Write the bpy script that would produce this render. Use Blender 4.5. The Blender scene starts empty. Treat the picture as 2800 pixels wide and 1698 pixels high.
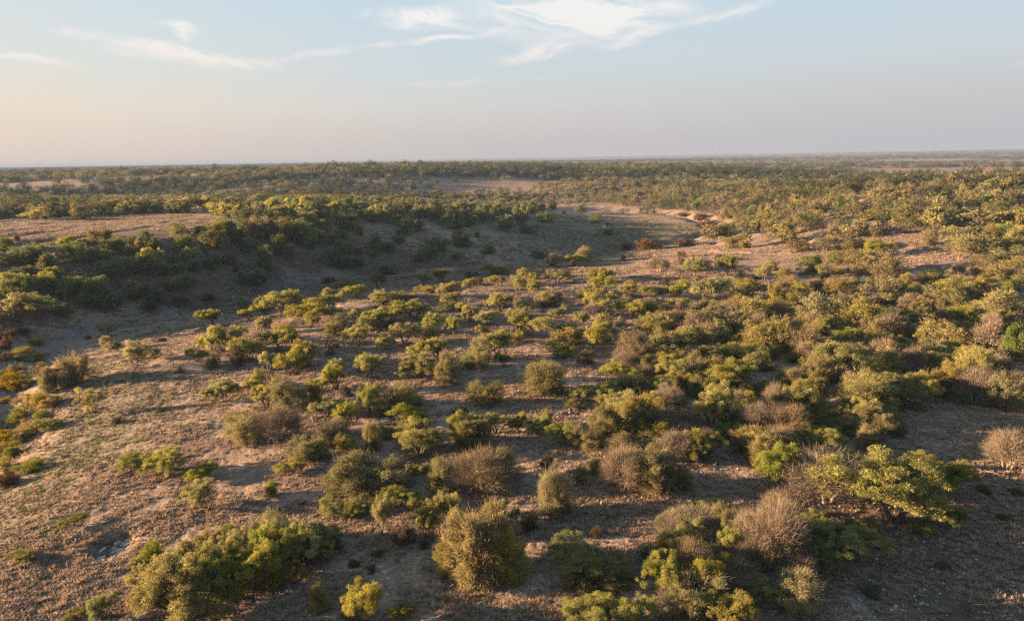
import bpy, math, random
import numpy as np
from mathutils import Vector, Matrix
scene = bpy.context.scene
COL = scene.collection
PI = math.pi
# ---------------------------------------------------------------- camera numbers and terrain shape (metres, camera above x=0,y=0)
CAM_H = 28.0
PITCH = math.radians(12.6); ROLL = math.radians(0.92); FOCAL = 24.0   # 36 mm wide sensor
def cam_axes():
    f = np.array((0, math.cos(PITCH), -math.sin(PITCH))); u0 = np.array((0, math.sin(PITCH), math.cos(PITCH))); r0 = np.array((1.0, 0, 0))
    r = math.cos(ROLL)*r0 - math.sin(ROLL)*u0; u = math.sin(ROLL)*r0 + math.cos(ROLL)*u0
    return f, r, u
# height control points: azimuth from +y in degrees, distance in metres, height above the creek bed
CTRL = ((-39.3,72.9,0.0), (-38.4,85.8,0.0), (-37.4,102.4,0.0), (-36.8,117.6,0.0), (-35.5,133.5,0.0), (-32.3,140.3,0.0), (-28.3,143.2,0.0), (-23.6,148.6,0.0), (-18.0,170.1,0.0), (-9.2,178.1,0.0), (-3.0,184.1,0.0), (6.2,203.2,0.0), (10.7,220.8,0.0), (14.5,239.0,0.0), (16.9,267.5,0.0), (15.9,307.4,0.0), (12.1,351.8,0.0), (6.2,392.3,0.0), (0.1,435.3,0.0), (-7.4,469.6,0.0), (-24.4,79.6,1.8), (-30.4,102.0,1.6), (-12.5,106.4,2.2), (-0.0,114.2,2.4), (-0.2,49.6,3.6), (21.9,51.4,4.2), (37.9,43.0,4.2), (36.8,62.8,4.2), (-0.5,32.5,3.9), (-22.9,45.1,2.5), (-33.8,46.9,1.7), (-39.5,45.9,2.0), (-32.5,69.1,1.8), (33.3,140.4,3.7), (23.5,155.3,3.0), (15.2,165.6,3.0), (35.0,191.4,7.5), (29.4,220.0,9.5), (34.8,259.4,11.5), (20.6,257.0,5.5), (19.2,341.5,6.5), (12.1,412.9,3.0), (6.2,470.3,3.5), (25.6,295.0,12.5), (32.5,341.6,13.5), (36.2,398.6,13.5), (17.7,415.6,8.0), (12.1,523.2,7.0), (0.0,151.7,1.6), (-12.3,140.3,1.6), (-21.0,123.5,1.6), (18.2,114.7,3.0), (9.3,148.9,2.0), (-36.8,207.6,11.0), (-31.5,201.4,11.0), (-25.5,242.7,10.5), (-36.6,288.1,10.5), (-30.1,394.3,8.5), (-20.3,244.5,10.5), (-14.8,228.5,9.6), (-9.0,215.7,7.4), (-3.0,213.5,4.4), (1.6,218.1,1.6), (-34.9,172.9,9.2), (-28.2,171.4,8.8), (-21.8,180.0,8.2), (-16.3,192.3,7.8), (-33.1,153.3,4.2), (-36.5,143.2,3.6), (-26.0,156.7,4.6), (-17.9,175.8,4.8), (-9.1,198.2,3.0), (-1.5,198.0,1.0), (-11.8,311.1,8.0), (-5.9,293.9,6.0), (-1.4,282.5,3.4), (3.2,242.4,0.8), (9.2,266.5,0.8), (13.1,255.1,0.7), (6.2,306.6,0.8), (3.2,351.4,0.7), (-36.4,477.7,7.0), (-27.7,613.3,5.0), (-17.4,516.1,5.5), (-5.9,541.2,3.0), (-36.3,692.4,12.0), (-27.6,656.6,13.0), (-5.8,603.4,13.5), (6.2,493.6,13.0), (-17.3,608.4,13.5), (3.2,540.3,3.0), (-36.1,1684.3,17.0), (-20.0,960.5,15.5), (0.2,870.2,14.5), (14.9,696.7,12.0), (22.0,420.0,8.0), (30.0,420.0,8.0), (36.0,430.0,9.0), (22.0,620.0,5.0), (28.0,640.0,5.0), (33.0,700.0,6.0), (28.0,850.0,5.0), (34.0,900.0,6.0), (20.0,900.0,8.0), (-36.0,2200.0,18.0), (-25.0,2200.0,18.0), (-15.0,2200.0,17.5), (-5.0,2000.0,16.0), (5.0,1800.0,14.0), (12.0,1700.0,11.0), (20.0,1800.0,9.0), (30.0,1800.0,6.0), (36.0,1800.0,7.0), (-36.0,3500.0,14.0), (-20.0,3500.0,12.0), (-5.0,3500.0,6.0), (10.0,3500.0,6.0), (25.0,3500.0,9.0), (36.0,3300.0,12.0), (-36.0,9000.0,14.0), (-20.0,9000.0,14.0), (-8.0,9000.0,23.0), (8.0,9000.0,28.0), (20.0,9500.0,32.0), (36.0,9000.0,34.0), (28.0,5500.0,18.0), (10.0,5500.0,8.0), (-50.0,60.0,1.0), (-60.0,110.0,0.5), (-55.0,120.0,0.8), (-52.0,132.0,2.0), (-75.0,150.0,1.0), (-64.0,190.0,3.0), (-49.0,168.0,5.0), (-43.0,150.0,3.4), (-44.0,125.0,0.6), (-50.0,140.0,0.6), (-56.0,150.0,0.6), (-46.0,182.0,11.5), (-50.0,200.0,14.0), (-54.0,210.0,14.0), (-50.0,250.0,13.0), (-60.0,500.0,12.0), (-60.0,2000.0,18.0), (-60.0,9000.0,16.0), (55.0,40.0,4.6), (60.0,100.0,5.0), (55.0,200.0,9.0), (60.0,500.0,10.0), (60.0,2000.0,8.0), (60.0,9000.0,32.0), (-45.0,30.0,1.6), (0.0,25.0,3.8), (40.0,25.0,4.4), (0.0,12.0,3.8), (90.0,20.0,4.5), (-90.0,20.0,2.0), (90.0,200.0,8.0), (-90.0,200.0,2.0), (-75.0,400.0,4.0), (120.0,60.0,5.0), (-120.0,60.0,3.0), (180.0,60.0,4.0), (-180.0,60.0,4.0), (150.0,500.0,9.0), (-150.0,500.0,9.0), (90.0,2000.0,9.0), (-90.0,2000.0,18.0), (180.0,5000.0,15.0), (-180.0,5000.0,15.0), (0.0,12000.0,24.0), (60.0,12000.0,32.0), (-60.0,12000.0,20.0))  # unseen hill left of view is shaped to cast shade on the slope
CREEK = ((-60.0,28.0), (-52.0,40.0), (-53.3,67.3), (-62.2,81.3), (-70.4,94.1), (-77.6,108.7), (-75.1,118.5), (-67.8,126.1), (-59.5,136.1), (-52.6,161.8), (-28.4,175.8), (-9.7,183.9), (22.1,202.0), (41.2,216.9), (60.0,231.3), (77.9,255.9), (84.3,295.6), (74.0,343.9), (42.4,390.0), (1.1,435.3), (-60.5,465.7), (-70.0,450.0), (-150.0,480.0))
HOLLOW = (-28.40,43.33)

def hash2(ix, iy, seed):
    n = (ix.astype(np.int64)*374761393 + iy.astype(np.int64)*668265263 + seed*974634777) & 0xFFFFFFFF
    n = ((n ^ (n >> 13))*1274126177) & 0xFFFFFFFF
    n = (n ^ (n >> 16)) & 0xFFFFFF
    return n/float(0xFFFFFF)
def vnoise(x, y, seed=0):
    ix = np.floor(x); iy = np.floor(y); fx = x-ix; fy = y-iy
    fx = fx*fx*(3-2*fx); fy = fy*fy*(3-2*fy)
    a = hash2(ix, iy, seed); b = hash2(ix+1, iy, seed); c = hash2(ix, iy+1, seed); d = hash2(ix+1, iy+1, seed)
    return (a*(1-fx)+b*fx)*(1-fy) + (c*(1-fx)+d*fx)*fy - 0.5
def fbm(x, y, octs=4, seed=0):
    s = 0; a = 1.0; t = 0
    for k in range(octs):
        s = s + a*vnoise(x+17.3*k, y-9.1*k, seed+k); t += a; a *= 0.5
        x, y = x*1.97*0.8-y*1.97*0.6, x*1.97*0.6+y*1.97*0.8
    return s/t
def _uv(az, d): return np.radians(az), np.log(np.maximum(d, 1.0)/60.0)
def _fit():
    c = np.array(CTRL, float); u, v = _uv(c[:, 0], c[:, 1]); z = c[:, 2]
    r2 = (u[:, None]-u[None])**2 + (v[:, None]-v[None])**2
    K = np.where(r2 > 0, 0.5*r2*np.log(r2+1e-12), 0) + np.eye(len(u))*0.0025
    P = np.stack((np.ones_like(u), u, v), 1)
    A = np.block([[K, P], [P.T, np.zeros((3, 3))]])
    return u, v, np.linalg.solve(A, np.concatenate((z, np.zeros(3))))
_U, _V, _W = _fit()
def base_height(x, y):
    az = np.degrees(np.arctan2(x, y)); d = np.hypot(x, y)
    u, v = _uv(az, np.clip(d, 12, 11000)); sh = u.shape; u = u.ravel(); v = v.ravel(); out = np.empty(u.shape)
    for i in range(0, len(u), 20000):
        r2 = (u[i:i+20000, None]-_U)**2 + (v[i:i+20000, None]-_V)**2
        out[i:i+20000] = (0.5*r2*np.log(r2+1e-12)) @ _W[:-3] + _W[-3] + _W[-2]*u[i:i+20000] + _W[-1]*v[i:i+20000]
    return out.reshape(sh)
# the creek: centre line, a metre or so deeper than its banks
def seg_dist(x, y, pts):
    best = np.full(x.shape, 1e9)
    for (x0, y0), (x1, y1) in zip(pts[:-1], pts[1:]):
        dx, dy = x1-x0, y1-y0; t = np.clip(((x-x0)*dx+(y-y0)*dy)/(dx*dx+dy*dy), 0, 1)
        best = np.minimum(best, np.hypot(x-x0-t*dx, y-y0-t*dy))
    return best
def creek_dist(x, y):
    return seg_dist(x + 5*fbm(x/14, y/14, 2, 51), y + 5*fbm(x/14, y/14, 2, 52), CREEK)
def height(x, y, fine=True):
    d = np.hypot(x, y)
    z = base_height(x, y)
    z = z + np.clip(d/110-0.4, 0, 3.2)*fbm(x/55, y/55, 4, 3)*1.0
    big = np.clip((d-900)/1500, 0, 1)
    z = z + big*fbm(x/700, y/700, 3, 9)*4
    z = z + fbm(x/9, y/9, 3, 7)*0.55
    z = z - 0.75*np.clip(1.6-d/260, 0, 1)*np.clip(d/110-0.75, 0.12, 1)*np.exp(-(fbm(x/22, y/22, 3, 43)/0.035)**2)   # shallow gullies
    cd = creek_dist(x, y)
    z = z - 1.5*np.exp(-(cd/3.6)**2)
    h = np.hypot(x-HOLLOW[0], (y-HOLLOW[1])*0.75)
    z = z - 0.6*np.exp(-(h/1.3)**4)
    if fine:
        k = np.clip(1.5-d/180, 0, 1)
        n = fbm(x/1.15, y/1.15, 3, 21)
        z = z + k*(0.20*np.abs(n)*1.6 + 0.07*fbm(x/0.33, y/0.33, 2, 33))
    return z

# ---------------------------------------------------------------- camera
cam_d = bpy.data.cameras.new('camera'); cam = bpy.data.objects.new('camera', cam_d); COL.objects.link(cam); scene.camera = cam
cam_d.sensor_width = 36; cam_d.lens = FOCAL; cam_d.clip_start = 0.5; cam_d.clip_end = 40000
_f, _r, _u = cam_axes()
cam.matrix_world = Matrix(((_r[0], _u[0], -_f[0], 0), (_r[1], _u[1], -_f[1], 0), (_r[2], _u[2], -_f[2], CAM_H), (0, 0, 0, 1)))
# ---------------------------------------------------------------- sun, sky, exposure
SUN_EL = math.radians(7.8); SUN_AZ = math.radians(-86)      # azimuth from +y towards +x: low, far left, slightly ahead
sun_d = bpy.data.lights.new('sun', 'SUN'); sun = bpy.data.objects.new('sun', sun_d); COL.objects.link(sun)
sun_d.energy = 5.0; sun_d.angle = math.radians(0.6); sun_d.color = (1.0, 0.64, 0.38)
sdir = Vector((math.sin(SUN_AZ)*math.cos(SUN_EL), math.cos(SUN_AZ)*math.cos(SUN_EL), math.sin(SUN_EL)))
sun.rotation_euler = sdir.to_track_quat('Z', 'Y').to_euler()
scene.view_settings.view_transform = 'Standard'; scene.view_settings.look = 'None'
scene.view_settings.exposure = 2.95; scene.view_settings.gamma = 1.0; scene.view_settings.use_curve_mapping = False
world = bpy.data.worlds.new('World'); scene.world = world; world.use_nodes = True
world.cycles.sampling_method = 'MANUAL'; world.cycles.sample_map_resolution = 512
WN = world.node_tree; WN.nodes.clear()
class G:
    """small helper to write node graphs"""
    def __init__(s, t): s.t = t
    def n(s, ty, **kw):
        o = s.t.nodes.new(ty)
        for k, v in kw.items(): setattr(o, k, v)
        return o
    def put(s, sock, v):
        if isinstance(v, bpy.types.NodeSocket): s.t.links.new(v, sock)
        elif v is not None: sock.default_value = v
    def m(s, op, a, b=None, c=None, clamp=False):
        o = s.n('ShaderNodeMath', operation=op); o.use_clamp = clamp
        for i, v in enumerate((a, b, c)): s.put(o.inputs[i], v)
        return o.outputs[0]
    def v(s, op, a, b=None):
        o = s.n('ShaderNodeVectorMath', operation=op); s.put(o.inputs[0], a); s.put(o.inputs[1], b)
        return o.outputs['Value' if op in ('LENGTH', 'DOT_PRODUCT', 'DISTANCE') else 0]
    def noise(s, vec, scale, detail=3, rough=0.55, dist=0.0, out=0):
        o = s.n('ShaderNodeTexNoise'); s.put(o.inputs['Vector'], vec); s.put(o.inputs['Scale'], scale)
        o.inputs['Detail'].default_value = detail; o.inputs['Roughness'].default_value = rough; o.inputs['Distortion'].default_value = dist
        return o.outputs[out]
    def mix(s, f, a, b, blend='MIX'):
        o = s.n('ShaderNodeMix', data_type='RGBA', blend_type=blend)
        s.put(o.inputs[0], f); s.put(o.inputs[6], a if isinstance(a, bpy.types.NodeSocket) else (*a, 1)); s.put(o.inputs[7], b if isinstance(b, bpy.types.NodeSocket) else (*b, 1))
        return o.outputs[2]
    def ss(s, x, lo, hi, t0=0.0, t1=1.0):
        o = s.n('ShaderNodeMapRange', interpolation_type='SMOOTHSTEP'); s.put(o.inputs[0], x)
        for i, v in enumerate((lo, hi, t0, t1)): s.put(o.inputs[i+1], v)
        return o.outputs[0]
    def xyz(s, x, y, z):
        o = s.n('ShaderNodeCombineXYZ'); s.put(o.inputs[0], x); s.put(o.inputs[1], y); s.put(o.inputs[2], z); return o.outputs[0]
    def sep(s, v):
        o = s.n('ShaderNodeSeparateXYZ'); s.put(o.inputs[0], v); return o.outputs
g = G(WN)
sky = g.n('ShaderNodeTexSky', sky_type='NISHITA'); sky.sun_disc = False
sky.sun_elevation = SUN_EL; sky.sun_rotation = SUN_AZ; sky.altitude = 400; sky.air_density = 1.0; sky.dust_density = 2.2; sky.ozone_density = 1.4
SKY_STRENGTH = 0.07
tc = g.n('ShaderNodeTexCoord').outputs['Generated']
X, Y, Z = g.sep(tc)
az = g.m('ARCTAN2', X, Y); el = g.m('ARCSINE', Z)
p = g.xyz(az, el, 0.0)
warp = g.v('SCALE', g.v('SUBTRACT', g.noise(g.xyz(g.m('MULTIPLY', az, 1.0), g.m('MULTIPLY', el, 2.0), 0.0), 5.0, 4, 0.6, 0, 1), (0.5, 0.5, 0.5)), None); warp.node.inputs['Scale'].default_value = 0.05
pw = g.v('ADD', p, warp)
# wispy cirrus: azimuth, elevation, half length, half width (degrees), tilt, strength
CIRRUS = [(-29.0, 8.2, 5.2, 0.43, -3.5, 0.55), (-22.9, 7.4, 5.7, 0.5, -6.6, 0.75), (-24.7, 7.3, 7.1, 0.78, -4.9, 0.35), (-33.4, 6.8, 3.4, 0.35, -9.2, 0.5), (-23.9, 9.2, 1.5, 0.47, -9.2, 0.55), (-23.7, 8.6, 0.6, 0.62, -55.5, 0.5), (-15.2, 7.6, 4.0, 0.39, 10.0, 0.5), (-5.9, 9.1, 7.2, 0.31, 7.2, 0.38), (-9.8, 8.7, 1.5, 0.39, 8.5, 0.25), (-6.8, 10.5, 4.4, 1.01, -0.5, 0.6), (2.9, 10.7, 9.3, 2.33, -6.3, 0.75), (7.0, 11.8, 9.6, 2.33, -8.1, 0.7), (6.8, 10.1, 4.8, 1.32, 1.0, 0.5), (2.0, 7.9, 4.5, 0.66, 10.7, 0.8), (3.2, 8.4, 2.6, 0.78, 1.7, 0.4), (9.7, 8.9, 3.5, 0.62, 13.6, 0.8), (16.5, 10.3, 4.3, 0.5, 12.6, 0.6), (12.4, 11.1, 2.5, 0.78, 4.3, 0.3), (-4.1, 5.5, 5.7, 0.35, 1.3, 0.35), (2.7, 5.8, 2.5, 0.19, 5.5, 0.25), (35.5, 5.3, 0.6, 0.31, 1.9, 0.25), (-10.9, 11.1, 1.2, 0.31, 26.4, 0.2)]
def fibres(tilt, seed):
    fm = g.n('ShaderNodeMapping', vector_type='TEXTURE'); g.put(fm.inputs['Vector'], pw); fm.inputs['Scale'].default_value = (0.105, 0.028, 1)
    fm.inputs['Rotation'].default_value = (0, 0, math.radians(tilt)); fm.inputs['Location'].default_value = (seed, seed, 0)
    return g.ss(g.noise(fm.outputs[0], 1.0, 5, 0.66, 0.8), 0.30, 0.70)
FIB = {-1: fibres(-9, 3.1), 1: fibres(12, 7.7)}
tot = 0.0
for (ca, ce, hl, hw, tilt, st) in CIRRUS:
    mp = g.n('ShaderNodeMapping', vector_type='TEXTURE'); g.put(mp.inputs['Vector'], pw)
    mp.inputs['Location'].default_value = (math.radians(ca), math.radians(ce), 0); mp.inputs['Rotation'].default_value = (0, 0, math.radians(tilt))
    mp.inputs['Scale'].default_value = (math.radians(hl), math.radians(hw), 1)
    core = g.ss(g.v('LENGTH', mp.outputs[0]), 1.15, 0.05, 0.0, 1.0)
    tot = g.m('ADD', tot, g.m('MULTIPLY', g.m('MULTIPLY', core, FIB[-1 if tilt < 0 else 1]), st*(2.6 if ca < -5 else 1.7)))
cover = g.m('MINIMUM', g.m('MULTIPLY', tot, g.ss(el, 0.0, 0.1)), 0.93)
skyc = sky.outputs[0]
GAIN = 1/(SKY_STRENGTH*2**scene.view_settings.exposure)
def lin(*c): return tuple(((v/255+0.055)/1.055)**2.4 if v > 10 else v/3294 for v in c)
def ramp_el(stops):
    o = g.n('ShaderNodeValToRGB'); g.put(o.inputs[0], g.m('MULTIPLY', el, 1/math.radians(60), clamp=True)); cr = o.color_ramp
    for i, (e, c, k) in enumerate(stops):
        s_ = cr.elements[i] if i < 2 else cr.elements.new(min(e/60, 1))
        s_.position = min(e/60, 1); s_.color = (*[v*k for v in lin(*c)], 1)
    return o.outputs[0]
away = ramp_el([(0, (190, 189, 195), 1), (60, (120, 158, 196), 1), (1.5, (194, 192, 196), 1), (4, (201, 201, 201), 1), (7, (203, 214, 219), 1), (12, (195, 216, 229), 1), (28, (160, 192, 218), 1)])
side = ramp_el([(0, (202, 194, 192), 1), (60, (126, 162, 198), 1), (1.5, (205, 199, 196), 1), (4, (213, 212, 209), 1), (7, (206, 217, 221), 1), (12, (195, 216, 229), 1), (28, (168, 196, 219), 1)])
near = ramp_el([(0, (228, 207, 193), 1), (60, (150, 178, 203), 1), (1.5, (234, 215, 199), 1), (4, (240, 226, 206), 1), (7, (228, 229, 221), 1), (12, (212, 226, 232), 1), (28, (195, 212, 226), 1)])
sfac = g.m('COSINE', g.m('SUBTRACT', az, SUN_AZ))
graded = g.mix(g.ss(sfac, 0.05, 0.85), g.mix(g.ss(sfac, -0.55, 0.25), away, side), near)
graded = g.mix(1.0, graded, (GAIN, GAIN, GAIN), 'MULTIPLY')
glow = g.m('ADD', 1.0, g.m('MULTIPLY', g.ss(sfac, 0.8, 1.0), 0.5))
glowc = g.n('ShaderNodeVectorMath', operation='SCALE'); g.put(glowc.inputs[0], graded); g.put(glowc.inputs['Scale'], glow)
graded = g.mix(g.ss(el, 0.35, 1.1, 0.0, 0.6), glowc.outputs[0], skyc)
CLOUD_LOW = tuple(GAIN*v for v in lin(240, 228, 218)); CLOUD_HIGH = tuple(GAIN*v for v in lin(246, 244, 241))

cloudc = g.mix(g.ss(el, 0.05, 0.2), CLOUD_LOW, CLOUD_HIGH)
out = g.mix(cover, graded, cloudc)
bg = g.n('ShaderNodeBackground'); g.put(bg.inputs[0], out); bg.inputs[1].default_value = SKY_STRENGTH
wo = g.n('ShaderNodeOutputWorld'); WN.links.new(bg.outputs[0], wo.inputs[0])
# ---------------------------------------------------------------- tuning numbers
HAZE = 0.00019; HAZE_COL = (0.165, 0.245, 0.37)
GROUND_A = (0.139, 0.100, 0.072); GROUND_B = (0.363, 0.260, 0.194); GROUND_C = (0.154, 0.118, 0.074)
GRASS_A = (0.184, 0.137, 0.095); GRASS_B = (0.416, 0.314, 0.218)
CLEARINGS = ((26, 41, 690, 1080), (-45, -20, 190, 232))
# ---------------------------------------------------------------- helpers
def tag(o, label=None, cat=None, group=None, kind=None):
    if label: o['label'] = label
    if cat: o['category'] = cat
    if group: o['group'] = group
    if kind: o['kind'] = kind
    return o
def mesh_np(name, co, faces_idx, sizes, mats, attr=None, smooth=False):
    """co (n,3), flat face indices, loops per face"""
    me = bpy.data.meshes.new(name); co = np.asarray(co, np.float32); idx = np.asarray(faces_idx, np.int32).ravel(); sizes = np.asarray(sizes, np.int32)
    me.vertices.add(len(co)); me.vertices.foreach_set('co', co.ravel())
    me.loops.add(len(idx)); me.loops.foreach_set('vertex_index', idx)
    me.polygons.add(len(sizes)); st = np.concatenate(([0], np.cumsum(sizes)[:-1])).astype(np.int32)
    me.polygons.foreach_set('loop_start', st)
    if smooth: me.polygons.foreach_set('use_smooth', np.ones(len(sizes), bool))
    for m in (mats if isinstance(mats, (list, tuple)) else [mats]): me.materials.append(m)
    me.update(calc_edges=True)
    for k, v in (attr or {}).items():
        v = np.asarray(v, np.float32)
        if v.ndim == 1:
            a = me.attributes.new(k, 'FLOAT', 'FACE' if len(v) == len(sizes) else 'POINT'); a.data.foreach_set('value', v)
        else:
            a = me.attributes.new(k, 'FLOAT_COLOR', 'POINT'); a.data.foreach_set('color', np.concatenate((v, np.ones((len(v), 4-v.shape[1]), np.float32)), 1).ravel() if v.shape[1] < 4 else v.ravel())
    return me
def material(name):
    m = bpy.data.materials.new(name); m.use_nodes = True; m.node_tree.nodes.clear(); return m, G(m.node_tree)
# ---------------------------------------------------------------- materials
def leaf_mat(name, dark, light, third=None, transl=0.38, vary=0.07):
    m, q = material(name)
    tone = q.n('ShaderNodeAttribute', attribute_name='tone').outputs['Fac']
    rnd = q.n('ShaderNodeObjectInfo').outputs['Random']
    c = q.mix(tone, dark, light)
    if third:
        pos = q.n('ShaderNodeTexCoord').outputs['Object']
        c = q.mix(q.ss(q.noise(pos, 0.9, 2), 0.5, 0.75, 0.0, 0.65), c, third)
    hs = q.n('ShaderNodeHueSaturation'); q.put(hs.inputs['Color'], c)
    q.put(hs.inputs['Hue'], q.m('ADD', 0.5, q.m('MULTIPLY', q.m('SUBTRACT', rnd, 0.5), vary*0.45)))
    r2 = q.m('FRACT', q.m('MULTIPLY', rnd, 7.31)); q.put(hs.inputs['Value'], q.m('ADD', 1.0, q.m('MULTIPLY', q.m('SUBTRACT', r2, 0.5), vary*3.6)))
    r3 = q.m('FRACT', q.m('MULTIPLY', rnd, 13.7)); q.put(hs.inputs['Saturation'], q.m('ADD', 0.95, q.m('MULTIPLY', q.m('SUBTRACT', r3, 0.5), 0.35)))
    d = q.n('ShaderNodeBsdfDiffuse'); q.put(d.inputs[0], hs.outputs[0])
    t = q.n('ShaderNodeBsdfTranslucent'); q.put(t.inputs[0], hs.outputs[0])
    mx = q.n('ShaderNodeMixShader'); mx.inputs[0].default_value = transl; q.put(mx.inputs[1], d.outputs[0]); q.put(mx.inputs[2], t.outputs[0])
    q.put(q.n('ShaderNodeOutputMaterial').inputs[0], mx.outputs[0]); return m
def plain_mat(name, c0, c1, scale=3.0, rough=0.9, bump=0.0):
    m, q = material(name); pos = q.n('ShaderNodeTexCoord').outputs['Object']
    b = q.n('ShaderNodeBsdfPrincipled'); q.put(b.inputs['Base Color'], q.mix(q.ss(q.noise(pos, scale, 4), 0.35, 0.65), c0, c1)); b.inputs['Roughness'].default_value = rough
    if bump:
        bp = q.n('ShaderNodeBump'); bp.inputs['Strength'].default_value = bump; bp.inputs['Distance'].default_value = 0.05; q.put(bp.inputs['Height'], q.noise(pos, scale*3, 3)); q.put(b.inputs['Normal'], bp.outputs[0])
    q.put(q.n('ShaderNodeOutputMaterial').inputs[0], b.outputs[0]); return m
M_BARK = plain_mat('dark_bark', (0.045, 0.032, 0.025), (0.10, 0.075, 0.06), 6)
M_BARKP = plain_mat('pale_bark', (0.20, 0.15, 0.12), (0.34, 0.27, 0.21), 6)
M_DEAD = plain_mat('dead_wood', (0.10, 0.075, 0.06), (0.24, 0.19, 0.15), 4)
M_DEADD = plain_mat('charred_wood', (0.03, 0.025, 0.025), (0.09, 0.07, 0.06), 4)
M_ROCK = plain_mat('limestone', (0.22, 0.20, 0.18), (0.48, 0.45, 0.41), 5, 0.9, 0.6)
L = dict(
    M=leaf_mat('mesquite_leaf', (0.090, 0.094, 0.024), (0.340, 0.315, 0.085), (0.180, 0.195, 0.050), 0.5),
    O=leaf_mat('olive_leaf', (0.092, 0.085, 0.030), (0.285, 0.245, 0.092), (0.135, 0.142, 0.044)),
    D=leaf_mat('deep_green_leaf', (0.062, 0.082, 0.029), (0.185, 0.220, 0.074), None, 0.4),
    Y=leaf_mat('golden_leaf', (0.15, 0.12, 0.016), (0.40, 0.30, 0.035), (0.12, 0.14, 0.025)),
    G=leaf_mat('bright_green_leaf', (0.085, 0.095, 0.018), (0.24, 0.25, 0.045), None, 0.5),
    R=leaf_mat('rust_leaf', (0.070, 0.040, 0.024), (0.165, 0.092, 0.052), (0.085, 0.062, 0.030), 0.3, 0.03),
    B=leaf_mat('bare_twig', (0.11, 0.087, 0.056), (0.25, 0.198, 0.132), None, 0.15, 0.03),
    V=leaf_mat('lime_mesquite_leaf', (0.092, 0.100, 0.022), (0.310, 0.312, 0.072), (0.145, 0.175, 0.038), 0.5),
    S=leaf_mat('scrub_leaf', (0.055, 0.047, 0.027), (0.13, 0.105, 0.058), None, 0.3),
    N=leaf_mat('spiky_leaf', (0.03, 0.04, 0.028), (0.075, 0.09, 0.062), None, 0.1),
)
# ---------------------------------------------------------------- the ground
def ground_arrays():
    azs = np.concatenate((np.linspace(-180, -52, 40)[:-1], np.linspace(-52, -42, 40)[:-1], np.linspace(-42, 42, 620), np.linspace(42, 52, 40)[1:], np.linspace(52, 180, 40)[1:-1]))
    rs = [2.0]
    while rs[-1] < 16: rs.append(rs[-1]*1.12)
    while rs[-1] < 26: rs.append(rs[-1]*1.02)
    while rs[-1] < 330: rs.append(rs[-1]*1.0062)
    while rs[-1] < 14000: rs.append(rs[-1]*1.026)
    return azs, np.array(rs)
def land_cover(x, y):
    """albedo weights per place: green grass, creek gravel, dark soil and painted hill shade, bare reddish earth"""
    d = np.hypot(x, y); az_ = np.degrees(np.arctan2(x, y)); cd = creek_dist(x, y)
    n1 = fbm(x/16, y/16, 4, 61); n2 = fbm(x/5, y/5, 3, 62)
    meadow = np.clip(1.6-np.hypot((x-28)/62, (y-268)/72)*1.25, 0, 1)
    bank = np.exp(-((cd-11)/9.0)**2)*np.clip(1.2-d/260, 0, 1)
    leftgreen = np.clip(1.2-np.hypot((x+36)/16, (y-52)/20), 0, 1)
    green = np.clip(0.8*meadow + 0.65*bank + 0.7*n1, 0, 1)
    gravel = np.clip(1.2-cd/4.2, 0, 1)*np.clip(0.55+2.2*n2, 0, 1)*np.where(d < 330, 1, 0)
    nb = np.clip(1-np.abs(az_-15)/14, 0, 1)*np.clip(1-np.abs(cd-9)/10, 0, 1)*(d > 235)
    stony = np.clip((x-10)/14, 0, 1)*np.clip((62-y)/18, 0, 1)*(d < 90)
    hill_shade_paint = np.clip(1-np.hypot((x+62)/95, (y-163)/42), 0, 1)*3.0  # shade of the far slope, painted into the ground colour
    dark = np.clip(0.75*stony + np.clip(hill_shade_paint, 0, 0.95) + 0.7*np.clip(n1*1.6, 0, 1)*(d > 300), 0, 1)
    field = (np.abs(az_-33.5) < 7.5)*(d > 690)*(d < 1080)*1.0
    bare = np.clip(0.25*nb*np.clip(0.5+2*n2, 0, 1) + 0.3*np.clip(-n1*2.4, 0, 1) + 0.9*field, 0, 1)
    return np.stack((green, gravel, dark, bare), -1)
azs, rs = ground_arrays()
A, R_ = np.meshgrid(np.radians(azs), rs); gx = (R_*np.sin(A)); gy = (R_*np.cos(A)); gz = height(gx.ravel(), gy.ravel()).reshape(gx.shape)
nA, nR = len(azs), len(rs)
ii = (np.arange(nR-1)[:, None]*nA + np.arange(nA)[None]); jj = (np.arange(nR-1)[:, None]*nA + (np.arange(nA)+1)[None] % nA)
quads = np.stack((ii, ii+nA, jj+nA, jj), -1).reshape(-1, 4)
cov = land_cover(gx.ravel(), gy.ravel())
mg, q = material('dry_ground')
pos = q.n('ShaderNodeTexCoord').outputs['Object']
co_ = q.n('ShaderNodeAttribute', attribute_name='cover').outputs; cs = q.n('ShaderNodeSeparateColor'); q.put(cs.inputs[0], co_['Color']); Gr, Gv, Dk = cs.outputs
Br = co_['Alpha']
nA_ = q.noise(pos, 0.9, 6, 0.68); nB = q.noise(pos, 4.5, 4, 0.7); nC = q.noise(pos, 0.12, 4, 0.6)
def fuzz(w, k=1.1): return q.ss(q.m('ADD', w, q.m('MULTIPLY', q.m('SUBTRACT', nA_, 0.5), k)), 0.30, 0.70)
straw = q.mix(q.ss(nB, 0.35, 0.68), GROUND_A, GROUND_B)
c = q.mix(q.ss(nA_, 0.42, 0.62, 0, 0.7), straw, GROUND_C)
c = q.mix(fuzz(Br), c, q.mix(nB, (0.180, 0.105, 0.069), (0.252, 0.162, 0.114)))
c = q.mix(q.m('MULTIPLY', fuzz(Gr, 0.9), 0.85), c, q.mix(q.ss(nB, 0.35, 0.65), (0.075, 0.075, 0.036), (0.156, 0.141, 0.075)))
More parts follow.
